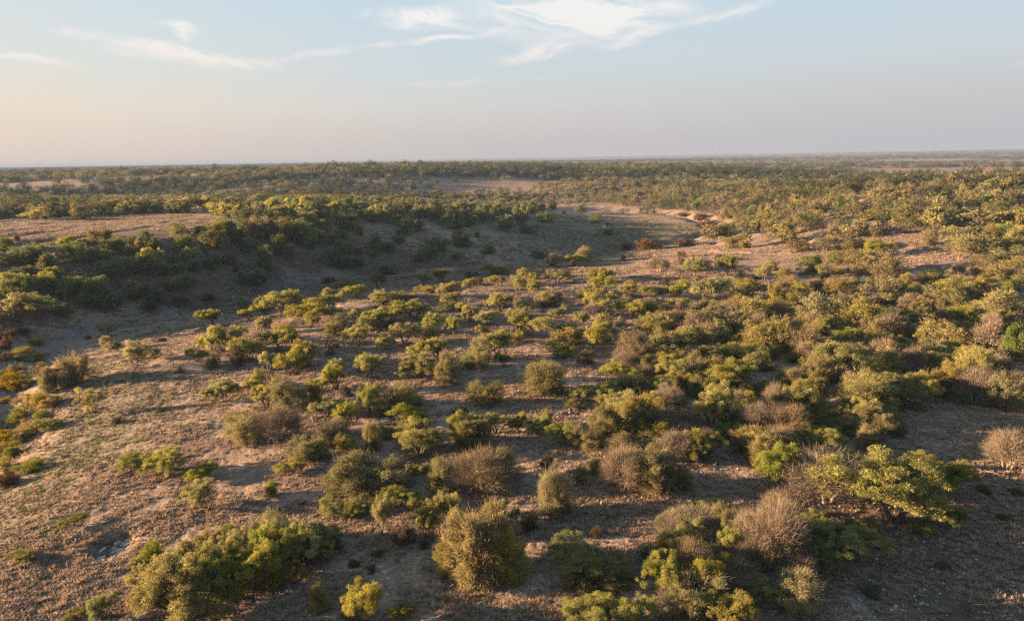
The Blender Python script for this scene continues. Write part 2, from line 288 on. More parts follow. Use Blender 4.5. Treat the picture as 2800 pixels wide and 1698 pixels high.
c = q.mix(q.m('MULTIPLY', fuzz(Dk), 0.8), c, q.mix(nB, (0.040, 0.032, 0.025), (0.088, 0.068, 0.055)))
c = q.mix(q.m('MULTIPLY', fuzz(Gv), 0.9), c, q.mix(q.ss(nB, 0.4, 0.6), (0.114, 0.102, 0.090), (0.240, 0.205, 0.168)))
c = q.mix(q.m('MULTIPLY', q.ss(nC, 0.35, 0.7), 0.25), c, (0.090, 0.063, 0.045))
vo = q.n('ShaderNodeTexVoronoi'); q.put(vo.inputs['Vector'], pos); vo.inputs['Scale'].default_value = 2.6
peb = q.m('MULTIPLY', q.ss(vo.outputs['Distance'], 0.16, 0.06), q.ss(q.noise(pos, 0.45, 2), 0.5, 0.68))
c = q.mix(q.m('MULTIPLY', peb, 0.8), c, (0.300, 0.276, 0.252))
bs = q.n('ShaderNodeBsdfPrincipled'); q.put(bs.inputs['Base Color'], c); bs.inputs['Roughness'].default_value = 0.95; bs.inputs['Specular IOR Level'].default_value = 0.15
bp = q.n('ShaderNodeBump'); bp.inputs['Strength'].default_value = 1.0; bp.inputs['Distance'].default_value = 0.35
q.put(bp.inputs['Height'], q.m('ADD', q.m('MULTIPLY', nA_, 0.8), q.m('MULTIPLY', nB, 0.35)))
q.put(bs.inputs['Normal'], bp.outputs[0]); q.put(q.n('ShaderNodeOutputMaterial').inputs[0], bs.outputs[0])
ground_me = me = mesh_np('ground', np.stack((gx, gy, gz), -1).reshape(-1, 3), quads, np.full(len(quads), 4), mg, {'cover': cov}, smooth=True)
ground_o = bpy.data.objects.new('ground', me); COL.objects.link(ground_o); tag(ground_o, kind='structure')
def gz_at(x, y): return float(height(np.array([x]), np.array([y]))[0])
# ---------------------------------------------------------------- plant shapes
def tube(path, radii, sides=5):
    path = np.asarray(path, float); radii = np.asarray(radii, float); n = len(path)
    d = np.gradient(path, axis=0); d /= np.linalg.norm(d, axis=1)[:, None]+1e-9
    ref = np.array((0.31, 0.27, 0.1)); a = np.cross(d, ref); a /= np.linalg.norm(a, axis=1)[:, None]+1e-9; b = np.cross(d, a)
    t = np.arange(sides)*2*PI/sides
    co = path[:, None] + radii[:, None, None]*(a[:, None]*np.cos(t)[None, :, None] + b[:, None]*np.sin(t)[None, :, None])
    i = np.arange(n-1)[:, None]*sides + np.arange(sides)[None]; j = np.arange(n-1)[:, None]*sides + ((np.arange(sides)+1) % sides)[None]
    return co.reshape(-1, 3), np.stack((i, j, j+sides, i+sides), -1).reshape(-1, 4)
def join_tubes(tubes):
    cs_, fs, o = [], [], 0
    for c_, f_ in tubes: cs_.append(c_); fs.append(f_+o); o += len(c_)
    return np.concatenate(cs_), np.concatenate(fs)
def leaves(rng, centers, radii, n, ln, wd, tone, flat=0.75, outward=None):
    """n leaf quads spread through clumps; each a thin folded quad"""
    k = rng.choice(len(centers), n, p=(radii**2)/(radii**2).sum())
    v = rng.normal(size=(n, 3)); v /= np.linalg.norm(v, axis=1)[:, None]
    rad = rng.random(n)**0.42
    p_ = centers[k] + v*(radii[k]*rad)[:, None]*np.array((1, 1, flat))
    d = rng.normal(size=(n, 3)) + v*0.9 + np.array((0, 0, -0.15)); d /= np.linalg.norm(d, axis=1)[:, None]
    s = np.cross(d, rng.normal(size=(n, 3))); s /= np.linalg.norm(s, axis=1)[:, None]
    l_ = (ln*(0.6+0.8*rng.random(n)))[:, None]; w_ = (wd*(0.6+0.8*rng.random(n)))[:, None]
    co = np.stack((p_ - s*w_*0.5, p_ + d*l_*0.5 - s*w_*0.15, p_ + d*l_, p_ + d*l_*0.45 + s*w_*0.6), 1).reshape(-1, 3)
    tn = np.clip(tone[k] + rng.normal(size=n)*0.22, 0, 1)
    return co, np.arange(4*n).reshape(-1, 4), tn
def bez(a, b, c_, n=6):
    t = np.linspace(0, 1, n)[:, None]; return (1-t)**2*a + 2*t*(1-t)*b + t*t*c_
def limbs(rng, cen, H, stems, r0, base_spread=0.15, fork=0.3, low=0.5):
    """stems from the ground, each forking towards its own clumps"""
    ang = rng.random()*6.28 + np.arange(stems)*6.28/stems
    ca = np.arctan2(cen[:, 1], cen[:, 0]); own = np.argmin(np.abs((ca[:, None]-ang[None]+PI) % (2*PI)-PI), axis=1)
    out = []
    for s in range(stems):
        mine = cen[own == s]
        if len(mine) == 0: continue
        b0 = np.array((math.cos(ang[s]), math.sin(ang[s]), 0))*base_spread*(stems > 1); b0[2] = -0.12
        mean = mine.mean(0); f1 = b0 + (mean-b0)*fork; f1[2] = H*(fork*0.75)*(0.8+0.4*rng.random())
        path = bez(b0, b0*0.6+np.array((f1[0]*0.35, f1[1]*0.35, f1[2]*0.55))+rng.normal(size=3)*0.08, f1, 6); rr = r0*(0.75+0.5*rng.random())/math.sqrt(stems)*1.3
        out.append(tube(path, np.linspace(rr, rr*0.72, 6), 6))
        k = max(2, len(mine)//6); seeds = mine[rng.choice(len(mine), min(k, len(mine)), replace=False)]
        g2 = np.argmin(((mine[:, None]-seeds[None])**2).sum(-1), axis=1)
        for j, sd in enumerate(seeds):
            sub = mine[g2 == j]
            if len(sub) == 0: continue
            m2 = sub.mean(0); f2 = f1*0.35 + m2*0.65; f2[2] = f1[2] + (m2[2]-f1[2])*low + 0.02
            p2 = bez(f1, (f1+f2)/2+rng.normal(size=3)*0.12-np.array((0, 0, 0.08)), f2, 5); out.append(tube(p2, np.linspace(rr*0.68, rr*0.36, 5), 5))
            for cpt in sub:
                p3 = bez(f2, (f2+cpt)/2+rng.normal(size=3)*0.1, cpt, 4); out.append(tube(p3, np.linspace(rr*0.34, rr*0.10, 4), 3))
    return join_tubes(out)
def mesquite(seed, lod, wide=1.0, n_l=None, sparse=False, big=False):
    """4.2 m wide, 3.2 m tall: clumps of feathery foliage in an uneven umbrella on forked dark stems"""
    rng = np.random.default_rng(seed); R = 2.1*wide; H = 3.2
    nc = (30 if sparse else 95) if lod < 2 else 30
    nlobe = rng.integers(3, 6); la = rng.random(nlobe)*6.28; lr = R*(0.25+0.4*rng.random(nlobe)); lz = H*(0.40+0.30*rng.random(nlobe)); lw = R*(0.48+0.22*rng.random(nlobe))
    if big:
        nc = 170; nlobe = 9; la = rng.random(9)*6.28; lr = R*(0.15+0.70*rng.random(9)); lz = H*(0.35+0.38*rng.random(9)); lw = R*(0.24+0.16*rng.random(9))
    cen = []
    while len(cen) < nc:
        j = rng.integers(nlobe); v = rng.normal(size=3); v /= np.linalg.norm(v)
        if v[2] < -0.35: continue
        c_ = np.array((math.cos(la[j])*lr[j], math.sin(la[j])*lr[j], lz[j])) + v*np.array((lw[j], lw[j], H*0.33))*(0.5+0.55*rng.random())
        if c_[2] < H*0.13 or c_[2] > H: continue
        cen.append(c_)
    cen = np.array(cen); cen[:, :2] *= R/max(np.abs(cen[:, :2]).max(), 0.1); cen[:, 2] *= (H-0.25)/cen[:, 2].max()
    rad = 0.15 + 0.27*rng.random(nc)**1.5; tone = 0.2+0.7*rng.random(nc)
    if lod == 2: rad *= 1.35
    n = n_l or {0: 16000, 1: 5500, 2: 1300}[lod]
    if sparse: n = n//3
    if big: rad *= 0.72
    ln, wd = {0: (0.11, 0.032) if big else (0.15, 0.045), 1: (0.22, 0.085), 2: (0.38, 0.20)}[lod]
    lc, lf, tn = leaves(rng, cen, rad, n, ln, wd, tone, 0.7)
    tc_, tf = limbs(rng, cen, H, int(rng.integers(2, 5)), 0.13, 0.12, 0.42)
    return (lc, lf, tn), (tc_, tf)
def round_bush(seed, lod, n_l=None, twig=0.0, tall=1.0):
    """4 m wide, 3.2 m tall dense rounded crown down almost to the ground"""
    rng = np.random.default_rng(seed); R = 1.85; H = 3.2*tall; nc = 120 if lod < 2 else 40
    dom = rng.integers(3, 7); da = rng.random(dom)*6.28; dr = R*(0.2+0.5*rng.random(dom)); dz = H*(0.28+0.26*rng.random(dom)); dw = R*(0.40+0.30*rng.random(dom))
    cen = []
    while len(cen) < nc:
        j = rng.integers(dom); v = rng.normal(size=3); v /= np.linalg.norm(v)
        c_ = np.array((math.cos(da[j])*dr[j], math.sin(da[j])*dr[j], dz[j])) + v*np.array((dw[j], dw[j], H*0.42))*(0.62+0.48*rng.random())
        if c_[2] < 0.25: continue
        cen.append(c_)
    cen = np.array(cen); cen[:, :2] *= R/np.abs(cen[:, :2]).max(); cen[:, 2] *= (H-0.2)/cen[:, 2].max()
    rad = 0.16+0.26*rng.random(nc); tone = 0.15+0.7*rng.random(nc)
    if lod == 2: rad *= 1.4
    n = n_l or {0: 20000, 1: 7000, 2: 1400}[lod]; ln, wd = {0: (0.085, 0.055), 1: (0.14, 0.095), 2: (0.33, 0.23)}[lod]
    lc, lf, tn = leaves(rng, cen, rad, n, ln, wd, tone, 0.9)
    # stray shoots that break the outline
    ns = {0: 2200, 1: 700, 2: 120}[lod]*(2 if n_l and lod == 0 else 1); k = rng.integers(0, nc, ns); v = cen[k]-np.array((0, 0, H*0.35)); v /= np.linalg.norm(v, axis=1)[:, None]
    v = v + rng.normal(size=(ns, 3))*0.35; v /= np.linalg.norm(v, axis=1)[:, None]; p0 = cen[k] + rng.normal(size=(ns, 3))*0.22; s = np.cross(v, rng.normal(size=(ns, 3))); s /= np.linalg.norm(s, axis=1)[:, None]
    wl = {0: 0.012, 1: 0.026, 2: 0.06}[lod]; ll = (0.2+0.3*rng.random(ns))[:, None]
    sc_ = np.stack((p0-s*wl, p0+s*wl, p0+v*ll), 1).reshape(-1, 3)
    tc_, tf = limbs(rng, cen, H, int(rng.integers(3, 6)), 0.12, 0.25, 0.3)
    return (lc, lf, tn, sc_, np.clip(0.75+0.2*rng.normal(size=ns), 0, 1)), (tc_, tf)
def bare_bush(seed, lod, leafy=0.5):
    """twiggy dome: thousands of fine shoots fanning from forked stems"""
    rng = np.random.default_rng(seed); R = 1.9; H = 3.0; nc = 60
    v = rng.normal(size=(nc, 3)); v[:, 2] = np.abs(v[:, 2])*0.9; v /= np.linalg.norm(v, axis=1)[:, None]
    cen = v*np.array((R*0.72, R*0.72, H*0.52))*(0.7+0.4*rng.random(nc))[:, None] + np.array((0, 0, H*0.38))
    nt = {0: 9000, 1: 3200, 2: 700}[lod]; k = rng.integers(0, nc, nt); p0 = cen[k] + rng.normal(size=(nt, 3))*0.27
    d = (p0-np.array((0, 0, H*0.2))); d /= np.linalg.norm(d, axis=1)[:, None]; d = d + rng.normal(size=(nt, 3))*0.42; d /= np.linalg.norm(d, axis=1)[:, None]
    s = np.cross(d, rng.normal(size=(nt, 3))); s /= np.linalg.norm(s, axis=1)[:, None]; w_ = {0: 0.0075, 1: 0.017, 2: 0.05}[lod]; ll = (0.25+0.45*rng.random(nt))[:, None]
    p0[:, 2] = np.maximum(p0[:, 2], 0.15)
    sc_ = np.stack((p0-s*w_, p0+s*w_, p0+d*ll), 1).reshape(-1, 3); ts = np.clip(0.45+0.3*rng.normal(size=nt), 0, 1)
    n = int({0: 9000, 1: 3600, 2: 900}[lod]*leafy); ln, wd = {0: (0.085, 0.05), 1: (0.15, 0.10), 2: (0.35, 0.25)}[lod]
    lc, lf, tn = leaves(rng, cen, np.full(nc, 0.42), n, ln, wd, np.full(nc, 0.5), 0.9)
    tc_, tf = limbs(rng, cen, H, 4, 0.10, 0.2, 0.35)
    return (lc, lf, tn, sc_, ts), (tc_, tf)
def crown_mesh(name, parts, mat):
    if len(parts) == 3: lc, lf, tn = parts; return mesh_np(name, lc, lf, np.full(len(lf), 4), mat, {'tone': tn})
    lc, lf, tn, sc_, ts = parts; n3 = len(sc_)//3
    co = np.concatenate((lc, sc_)); idx = np.concatenate((lf.ravel(), len(lc)+np.arange(3*n3)))
    return mesh_np(name, co, idx, np.concatenate((np.full(len(lf), 4), np.full(n3, 3))), mat, {'tone': np.concatenate((tn, ts))})
def trunk_mesh(name, parts, mat): co, f = parts; return mesh_np(name, co, f, np.full(len(f), 4), mat, smooth=True)
PROTO = {}
def add_proto(key, parts, leafmat, bark):
    PROTO[key] = (crown_mesh('crown', parts[0], leafmat), trunk_mesh('trunk', parts[1], bark))
NV = {'M': 6, 'O': 5, 'B': 3}
for lod in (0, 1, 2):
    for v in range(NV['M']): add_proto(('M', lod, v), mesquite(100+v+10*lod, lod, 1.0), L['M'], M_BARK)
    for v in range(NV['O']): add_proto(('O', lod, v), round_bush(200+v+10*lod, lod), L['O'], M_BARK)
    for v in range(NV['B']): add_proto(('B', lod, v), bare_bush(300+v+10*lod, lod), L['B'], M_BARKP)
for v in range(3): add_proto(('X', 0, v), mesquite(150+v, 0, 1.0, 30000, False, True), L['M'], M_BARK); add_proto(('T', 0, v), mesquite(160+v, 0, 1.0, None, True), L['M'], M_BARK)
for v in range(2): add_proto(('Z', 0, v), round_bush(250+v, 0, 42000), L['O'], M_BARK)
def spiky(seed):
    rng = np.random.default_rng(seed); n = 160; v = rng.normal(size=(n, 3)); v[:, 2] = np.abs(v[:, 2])+0.25; v /= np.linalg.norm(v, axis=1)[:, None]
    s = np.cross(v, (0, 0, 1.0)); s /= np.linalg.norm(s, axis=1)[:, None]; p0 = rng.normal(size=(n, 3))*0.35*np.array((1, 1, 0.15)); p0[:, 2] = np.abs(p0[:, 2])
    up = np.cross(s, v)*0.02; l_ = (1.6*(0.6+0.5*rng.random(n)))[:, None]
    co = np.stack((p0-s*0.035, p0+v*l_*0.5+up, p0+s*0.035, p0+v*l_), 1).reshape(-1, 3); o = np.arange(n)[:, None]*4
    f = np.concatenate((o+np.array([[0, 1, 3]]), o+np.array([[1, 2, 3]])), 0)
    return mesh_np('leaf_rosette', co, f, np.full(len(f), 3), L['N'], {'tone': np.clip(rng.random(len(f)), 0, 1)})
SPIKY = spiky(5)
# ---------------------------------------------------------------- every plant one can tell apart: kind, x, y, width, height, label, group
GROUPS = ['bare brown bushes filling the far bank above the meadow', 'bare brown bushes filling the right thicket', 'bare brown bushes filling the scrubby hill right of the meadow', 'bare brown bushes on the middle slope', 'bare brown bushes on the near slope', 'bright green shrubs along the left creek bank', 'bright green shrubs filling the right thicket', 'bright green shrubs filling the shaded slope beyond the creek', 'bright green shrubs on the middle slope', 'bright green shrubs on the near slope', 'bright green shrubs on the shaded slope', 'brown scrub filling the middle slope', 'brown scrub filling the shaded slope beyond the creek', 'brown scrub in the shaded meadow', 'brown scrub on the middle slope', 'brown scrub on the near slope', 'brown scrub on the shaded slope', 'dark green bushes filling the dense crest of the dark hill', 'dark green bushes filling the scrubby hill right of the meadow', 'dark green bushes filling the shaded slope beyond the creek', 'dark green bushes filling the tree line across the far left field', 'dark green bushes in the shaded meadow', 'dark green bushes on the far left rise', 'dark green bushes on the hill right of the meadow', 'dark green bushes on the middle slope', 'dark green bushes on the near slope', 'dark green bushes on the shaded slope', 'golden shrubs along the left creek bank', 'golden shrubs on the middle slope', 'golden shrubs on the near slope', 'lime-green mesquites on the near slope', 'low green shrubs along the left creek bank', 'low green shrubs on the near slope', 'mesquites filling the dense crest of the dark hill', 'mesquites filling the scrubby hill right of the meadow', 'mesquites filling the shaded slope beyond the creek', 'mesquites on the far left rise', 'mesquites on the middle slope', 'mesquites on the near slope', 'mesquites on the shaded slope', 'olive bushes along the left creek bank', 'olive bushes filling the dense crest of the dark hill', 'olive bushes filling the scrubby hill right of the meadow', 'olive bushes filling the tree line across the far left field', 'olive bushes on the far left rise', 'olive bushes on the hill right of the meadow', 'olive bushes on the middle slope', 'olive bushes on the near slope', 'olive bushes on the shaded slope', 'rust-red brush along the left creek bank', 'rust-red brush in the shaded meadow', 'rust-red brush on the hill right of the meadow', 'rust-red brush on the middle slope', 'sparse mesquites on the near slope', 'spiky plants on the near slope']
ANCHORS = ['the great spreading right mesquite', 'the large bottom-left mesquite', 'the bright bottom-edge mesquite', 'the broad bright centre mesquite', 'the golden-topped forked mesquite', 'the yellow bushy right mesquite', 'the two-tufted bottom-edge mesquite', 'the yellow-green grove-end mesquite', 'the umbrella-shaped mesquite', 'the flat-topped bright mesquite', 'the slim curved-trunk mesquite', 'the round-topped centre mesquite', 'the fan-shaped mesquite', 'the lime-green slope mesquite', 'the sparse bare-stemmed mesquite', 'the wide forked mesquite above creek', 'the lone bright mesquite on open grass', 'the two-trunked small mesquite', 'the mesquite with logs at its foot', 'the golden near-bank tree', 'the largest bottom-centre bush', 'the big round gold-green bush', 'the wide olive-gold bottom bush', 'the huge golden-olive centre tree', 'the large domed olive tree', 'the tall grey-olive thicket', 'the broad brown-olive bush mass', 'the upright clearing bush', 'the tall tan-topped tree mass', 'the wide pale olive thicket', 'the pale right thicket bush', 'the olive-brown bush in bottom grove', 'the round olive tree on left slope', 'the round bush on striped grass', 'the big bush right of striped clearing', 'the large dark olive bank bush', 'the dark straight-trunk tree', 'the lone round straight-trunk tree', 'the lone small olive bush', 'the low tan dome bush', 'the golden crest dome tree', 'the small brown dome bush', 'the big bush heap near creek', 'the round shaded-slope mesquite', 'the low dark shaded clump', 'the dark dome bush with lit fringe', 'the lone dark meadow bush', 'the pinkish leafless bush', 'the wide brown bush with pale stems', 'the white-trunk bare bush', 'the widest bare twiggy bush', 'the round tan right-edge bush', 'the pale-stemmed brown tree', 'the brownish slope bush', 'the pale single-trunk tree', 'the half-shaded bright mesquite', 'the big golden bank shrub', 'the low shrub above rocky hollow', 'the long rust brush strip']
SHARED = ['bare brown bush, one of many filling the far bank above the meadow', 'bare brown bush, one of many filling the right thicket', 'bare brown bush, one of many filling the scrubby hill right of the meadow', 'bright green shrub, one of many filling the right thicket', 'bright green shrub, one of many filling the shaded slope beyond the creek', 'dark green bush, one of many filling the dense crest of the dark hill', 'dark green bush, one of many filling the scrubby hill right of the meadow', 'dark green bush, one of many filling the shaded slope beyond the creek', 'dark green bush, one of many filling the tree line across the far left field', 'low brown scrub, one of many filling the middle slope', 'low brown scrub, one of many filling the shaded slope beyond the creek', 'olive-brown bush, one of many filling the dense crest of the dark hill', 'olive-brown bush, one of many filling the scrubby hill right of the meadow', 'olive-brown bush, one of many filling the tree line across the far left field', 'yellow-green mesquite, one of many filling the dense crest of the dark hill', 'yellow-green mesquite, one of many filling the scrubby hill right of the meadow', 'yellow-green mesquite, one of many filling the shaded slope beyond the creek']
LOOKS = {'M': 'yellow-green mesquite', 'V': 'lime-green mesquite', 'T': 'sparse thin mesquite', 'O': 'olive-brown bush', 'D': 'dark green bush', 'B': 'bare brown bush', 'Y': 'golden shrub', 'G': 'bright green shrub', 'W': 'low bright green shrub', 'R': 'rust-red brush', 'S': 'low brown scrub', 'N': 'spiky dark plant'}
RANKS = ['', 'nearest ', 'second nearest ', 'third nearest ', 'fourth nearest ', 'fifth nearest ', 'sixth nearest ', 'seventh nearest ', 'eighth nearest ', 'ninth nearest ', 'tenth nearest ', 'eleventh nearest ', 'twelfth nearest ', 'thirteenth nearest ', 'fourteenth nearest ', 'fifteenth nearest ', 'sixteenth nearest ']
SIDES = ['right of', 'left of', 'in front of', 'behind']
SIZES = ['', 'tiny ', 'small ', 'large ']
PLANTS = [
('M', 25.1, 40.9, 8.3, 4.2, 'great spreading mesquite with dark trunk, lit layered crown, largest at right', 38),
('M', -19.9, 34.7, 5.6, 3.8, 'large spreading mesquite with dark trunk, leftmost of the bottom grove', 38),
('V',-18.7,36.0,4.2,3.4,(1,0,0,1),30),
('M',11.0,33.6,3.0,2.2,(1,0,0,7),38),
('V', 3.6, 30.8, 3.9, 1.8, 'bright green mesquite cut off by the bottom edge of view, wide crown', 30),
('V',-16.1,37.1,3.4,3.2,(3,0,2,31),30),
('V',-17.8,36.4,3.2,3.0,(2,0,0,1),30),
('M', -8.1, 54.7, 5.5, 2.8, 'broad bright mesquite in the foreground centre with shaded right half', 38),
('V',18.1,35.7,3.7,2.5,(2,0,0,49),30),
('V',29.6,44.1,4.0,2.8,(0,0,0,0),30),
('M',23.5,47.5,5.4,2.0,(0,3,3,47),38),
('M', 17.8, 58.2, 4.2, 4.0, 'golden-yellow topped mesquite with dark forked trunk clearly seen', 38),
('M', 35.7, 71.4, 5.8, 3.8, 'yellow bushy mesquite with a brown bare top behind it', 38),
('V',-15.2,38.5,2.6,3.2,(2,0,2,31),30),
('M', -8.4, 33.2, 2.5, 2.6, 'mesquite with light crown cut by the bottom edge, two tufts on top', 38),
('V',19.0,44.9,3.1,3.4,(0,0,1,47),30),
('V',-13.7,39.0,3.0,2.6,(1,0,2,31),30),
('M',20.2,37.4,4.0,1.9,(0,0,2,47),38),
('M',10.7,30.8,2.7,2.0,(2,0,0,7),38),
('M',10.7,37.9,2.3,2.0,(0,0,3,50),38),
('M',15.4,50.9,3.0,2.6,(0,0,2,4),38),
('V',17.4,37.9,3.1,2.4,(1,0,0,49),30),
('M',25.7,59.4,3.6,3.2,(5,0,2,5),38),
('V',23.5,68.9,5.1,3.0,(0,0,3,4),30),
('V',-6.0,41.1,2.5,2.5,(0,0,0,10),30),
('M',-18.7,40.5,2.3,1.9,(0,0,1,31),38),
('M', 8.2, 33.3, 2.3, 2.2, 'yellow-green mesquite at the left end of lower right grove', 38),
('M',10.2,62.5,3.3,2.6,(0,0,3,25),38),
('M',30.7,57.0,3.1,2.8,(4,0,2,5),38),
('M', -27.4, 83.3, 5.2, 3.5, 'umbrella-shaped mesquite with long dark leaning trunks on middle slope', 38),
('M', 13.6, 40.4, 4.2, 1.2, 'flat-topped bright mesquite stretched above the grey-brown bare bush', 38),
('V',-4.8,56.1,3.4,2.7,(0,0,0,3),30),
('M',30.6,54.5,3.1,2.6,(6,0,2,5),38),
('M',6.0,93.7,6.4,3.2,(0,3,0,36),37),
('M',-22.8,37.7,2.4,1.6,(0,0,3,1),38),
('V',12.7,36.9,2.1,2.4,(0,2,0,50),30),
('V',25.3,52.3,3.6,2.0,(0,0,3,47),30),
('M',72.5,109.0,6.5,4.2,(0,3,2,34),37),
('V',11.0,40.5,3.5,1.5,(0,0,3,50),30),
('M',35.7,62.9,3.4,2.9,(2,0,0,5),38),
('M',-18.2,39.6,2.2,1.6,(2,2,1,31),38),
('M',-16.8,34.8,1.9,1.4,(0,2,0,1),38),
('M',-1.6,58.6,4.1,2.1,(0,0,2,37),38),
('M',34.3,119.4,7.6,4.2,(1,3,3,41),37),
('V',3.5,37.1,2.8,1.3,(0,0,3,22),30),
('M',13.3,32.4,1.8,1.2,(0,2,2,49),38),
('V',6.2,31.1,2.1,1.7,(2,2,0,2),30),
('M',39.3,62.6,3.3,2.9,(2,0,1,28),38),
('M',68.7,106.2,7.0,3.3,(2,3,0,33),37),
('V',-10.1,61.2,4.5,1.8,(1,0,2,29),30),
('M',-39.4,115.3,6.4,4.3,(0,3,2,42),37),
('M', -9.0, 41.7, 1.6, 3.1, 'slim mesquite on a thin dark curved trunk below the round gold-green bush', 38),
('M',-14.1,37.4,1.8,1.5,(0,2,2,31),38),
('M',-33.4,109.2,6.5,3.6,(0,3,3,8),37),
('M',13.3,91.1,4.8,3.6,(3,0,3,24),37),
('M', -9.8, 84.7, 4.6, 3.2, 'round-topped bright mesquite at the centre of the open slope', 37),
('M',-16.8,41.9,2.0,1.6,(1,2,1,31),38),
('M',-4.7,42.2,1.8,2.6,(0,2,0,55),38),
('M',-1.7,85.4,4.5,3.2,(1,0,0,36),37),
('M',16.9,70.9,3.3,3.1,(3,0,2,24),38),
('M',28.9,63.9,3.0,2.5,(2,0,2,5),38),
('V',-29.4,53.6,3.2,2.0,(0,0,3,13),30),
('V',23.4,52.9,3.3,1.8,(3,0,0,4),30),
('M', -17.4, 78.5, 4.1, 2.8, 'neat fan-shaped mesquite alone in the middle clearing', 38),
('V', -23.9, 47.6, 2.5, 2.0, 'small lime-green mesquite glowing alone on the bare brown slope', 30),
('M',65.4,94.5,5.7,2.8,(3,3,0,33),37),
('M',39.7,64.9,3.1,2.7,(3,0,1,28),38),
('M',9.1,33.3,1.5,1.2,(0,2,0,7),38),
('M',18.3,76.0,3.5,2.6,(1,0,0,24),38),
('M',-84.5,112.5,5.1,4.4,(0,0,3,56),37),
('T', -47.1, 72.6, 3.4, 2.9, 'thin sparse mesquite with bare spreading stems, alone on the bare slope', 53),
('M',10.5,87.5,4.4,3.1,(0,0,1,24),37),
('M',-11.2,77.3,4.2,2.5,(2,0,2,11),38),
('M',-32.7,92.3,4.6,3.2,(1,0,3,8),37),
('M',15.3,74.5,3.5,2.3,(1,0,2,24),38),
('M',27.2,79.1,4.5,2.4,(3,0,1,54),37),
('M',15.3,110.4,5.7,3.5,(0,3,1,39),37),
('V',22.4,60.1,3.4,2.0,(2,0,0,4),30),
('M', -40.5, 92.2, 4.3, 3.4, 'wide multi-trunk mesquite, dark forked trunks showing, on the open slope above creek', 37),
('M',-14.2,41.0,1.8,1.4,(2,2,0,31),38),
('M',-12.5,39.6,1.6,1.4,(3,2,0,31),38),
('M', -49.6, 86.0, 3.6, 3.5, 'bright yellow-green mesquite standing alone on open grass, trunk leaning, darker tree behind', 38),
('M',-83.0,116.7,6.0,3.6,(2,3,1,43),37),
('M',-20.7,40.7,1.8,1.5,(4,2,1,31),38),
('M',15.5,67.8,2.8,2.2,(4,0,2,24),38),
('M',0.8,97.5,4.3,3.5,(2,0,3,36),37),
('M',-35.1,87.8,4.1,3.0,(2,0,0,15),37),
('V',10.6,72.6,3.5,2.4,(0,0,1,24),30),
('V',-14.5,65.3,2.4,3.2,(1,0,1,29),30),
('M',69.6,110.6,5.7,3.2,(1,3,0,33),37),
('M',14.5,51.5,2.1,1.6,(0,2,2,4),38),
('M',-26.3,68.8,2.8,2.7,(0,0,3,53),38),
('V',15.0,63.4,3.2,2.1,(0,0,1,4),30),
('V',-13.0,41.3,2.1,1.4,(0,2,0,31),30),
('M',17.2,83.5,3.4,2.5,(1,0,3,24),37),
('M',22.8,97.1,4.7,3.0,(1,0,2,39),37),
('V',4.5,55.3,2.9,1.7,(0,0,2,23),30),
('V',-16.4,63.3,2.9,2.2,(2,0,1,29),30),
('M', -20.0, 73.8, 2.9, 2.9, 'small flat-topped mesquite on two straight dark trunks', 38),
('M',-19.7,41.7,1.7,1.4,(3,2,1,31),38),
('V',5.0,31.4,1.9,1.1,(1,2,0,2),30),
('V',-32.7,54.6,2.9,1.6,(0,0,1,13),30),
('M',19.3,69.3,2.8,2.1,(2,0,0,24),38),
('M',-33.0,74.1,3.2,2.5,(0,0,2,15),38),
('V',10.3,67.1,3.8,1.7,(2,0,0,23),30),
('M',-92.8,126.2,5.9,3.2,(3,3,1,43),39),
('M',-11.8,125.1,5.9,3.4,(2,3,1,19),37),
('M',-15.4,94.3,3.8,3.1,(2,0,1,11),37),
('M',-26.4,84.8,3.4,2.8,(0,0,0,8),38),
('M',-41.9,92.3,3.5,3.2,(1,0,1,15),37),
('M',22.4,63.9,2.7,1.7,(0,0,3,4),38),
('M',40.7,70.8,4.0,1.5,(1,0,0,5),38),
('V',-19.0,65.3,3.3,1.8,(0,0,2,17),30),
('M',-32.7,117.6,6.1,2.7,(0,3,0,42),37),
('M',21.3,54.2,2.2,1.5,(0,0,0,4),38),
('M',16.5,37.1,1.6,1.0,(0,2,0,49),38),
('M',16.5,39.4,1.5,1.2,(0,2,0,9),38),
('M',-3.8,104.7,5.0,2.6,(3,0,3,36),37),
('M',-19.3,107.3,4.3,3.3,(5,0,3,11),37),
('M',46.0,143.7,5.2,4.4,(0,0,3,41),37),
('M',46.3,81.2,4.1,1.9,(0,0,2,26),37),
('M', -51.8, 115.2, 5.0, 3.1, 'bushy yellow-green mesquite with fallen logs at its foot, alone near the creek', 37),
('V',19.1,55.4,2.7,1.5,(1,0,0,4),30),
('M',38.4,142.7,6.2,3.9,(2,3,3,41),37),
('V',4.6,36.7,2.1,0.9,(0,2,3,22),30),
('M',-21.5,36.0,1.6,1.1,(1,2,3,1),38),
('M',50.8,71.0,3.1,2.4,(1,0,3,28),38),
('M',42.6,122.0,5.5,3.1,(0,3,0,41),37),
('M',45.9,71.6,2.9,2.4,(1,0,1,28),38),
('M',6.0,84.0,4.4,1.8,(0,0,3,23),37),
('M',-7.9,78.2,3.0,2.0,(1,0,2,11),38),
('M',-18.5,37.6,1.4,1.2,(5,2,3,1),38),
('M',-22.0,93.9,3.6,2.9,(3,0,3,12),37),
('M',-1.4,40.7,1.7,1.5,(0,2,2,48),38),
('M',-21.5,79.0,2.7,2.3,(0,0,3,17),38),
('M',-16.1,109.4,4.8,2.8,(3,0,3,11),37),
('M',-22.0,37.2,1.4,1.2,(3,2,3,1),38),
('M',31.5,58.1,2.3,1.7,(3,0,2,5),38),
('M',50.4,66.8,3.1,2.0,(0,0,3,30),38),
('M',43.1,91.4,3.3,2.7,(0,0,1,26),37),
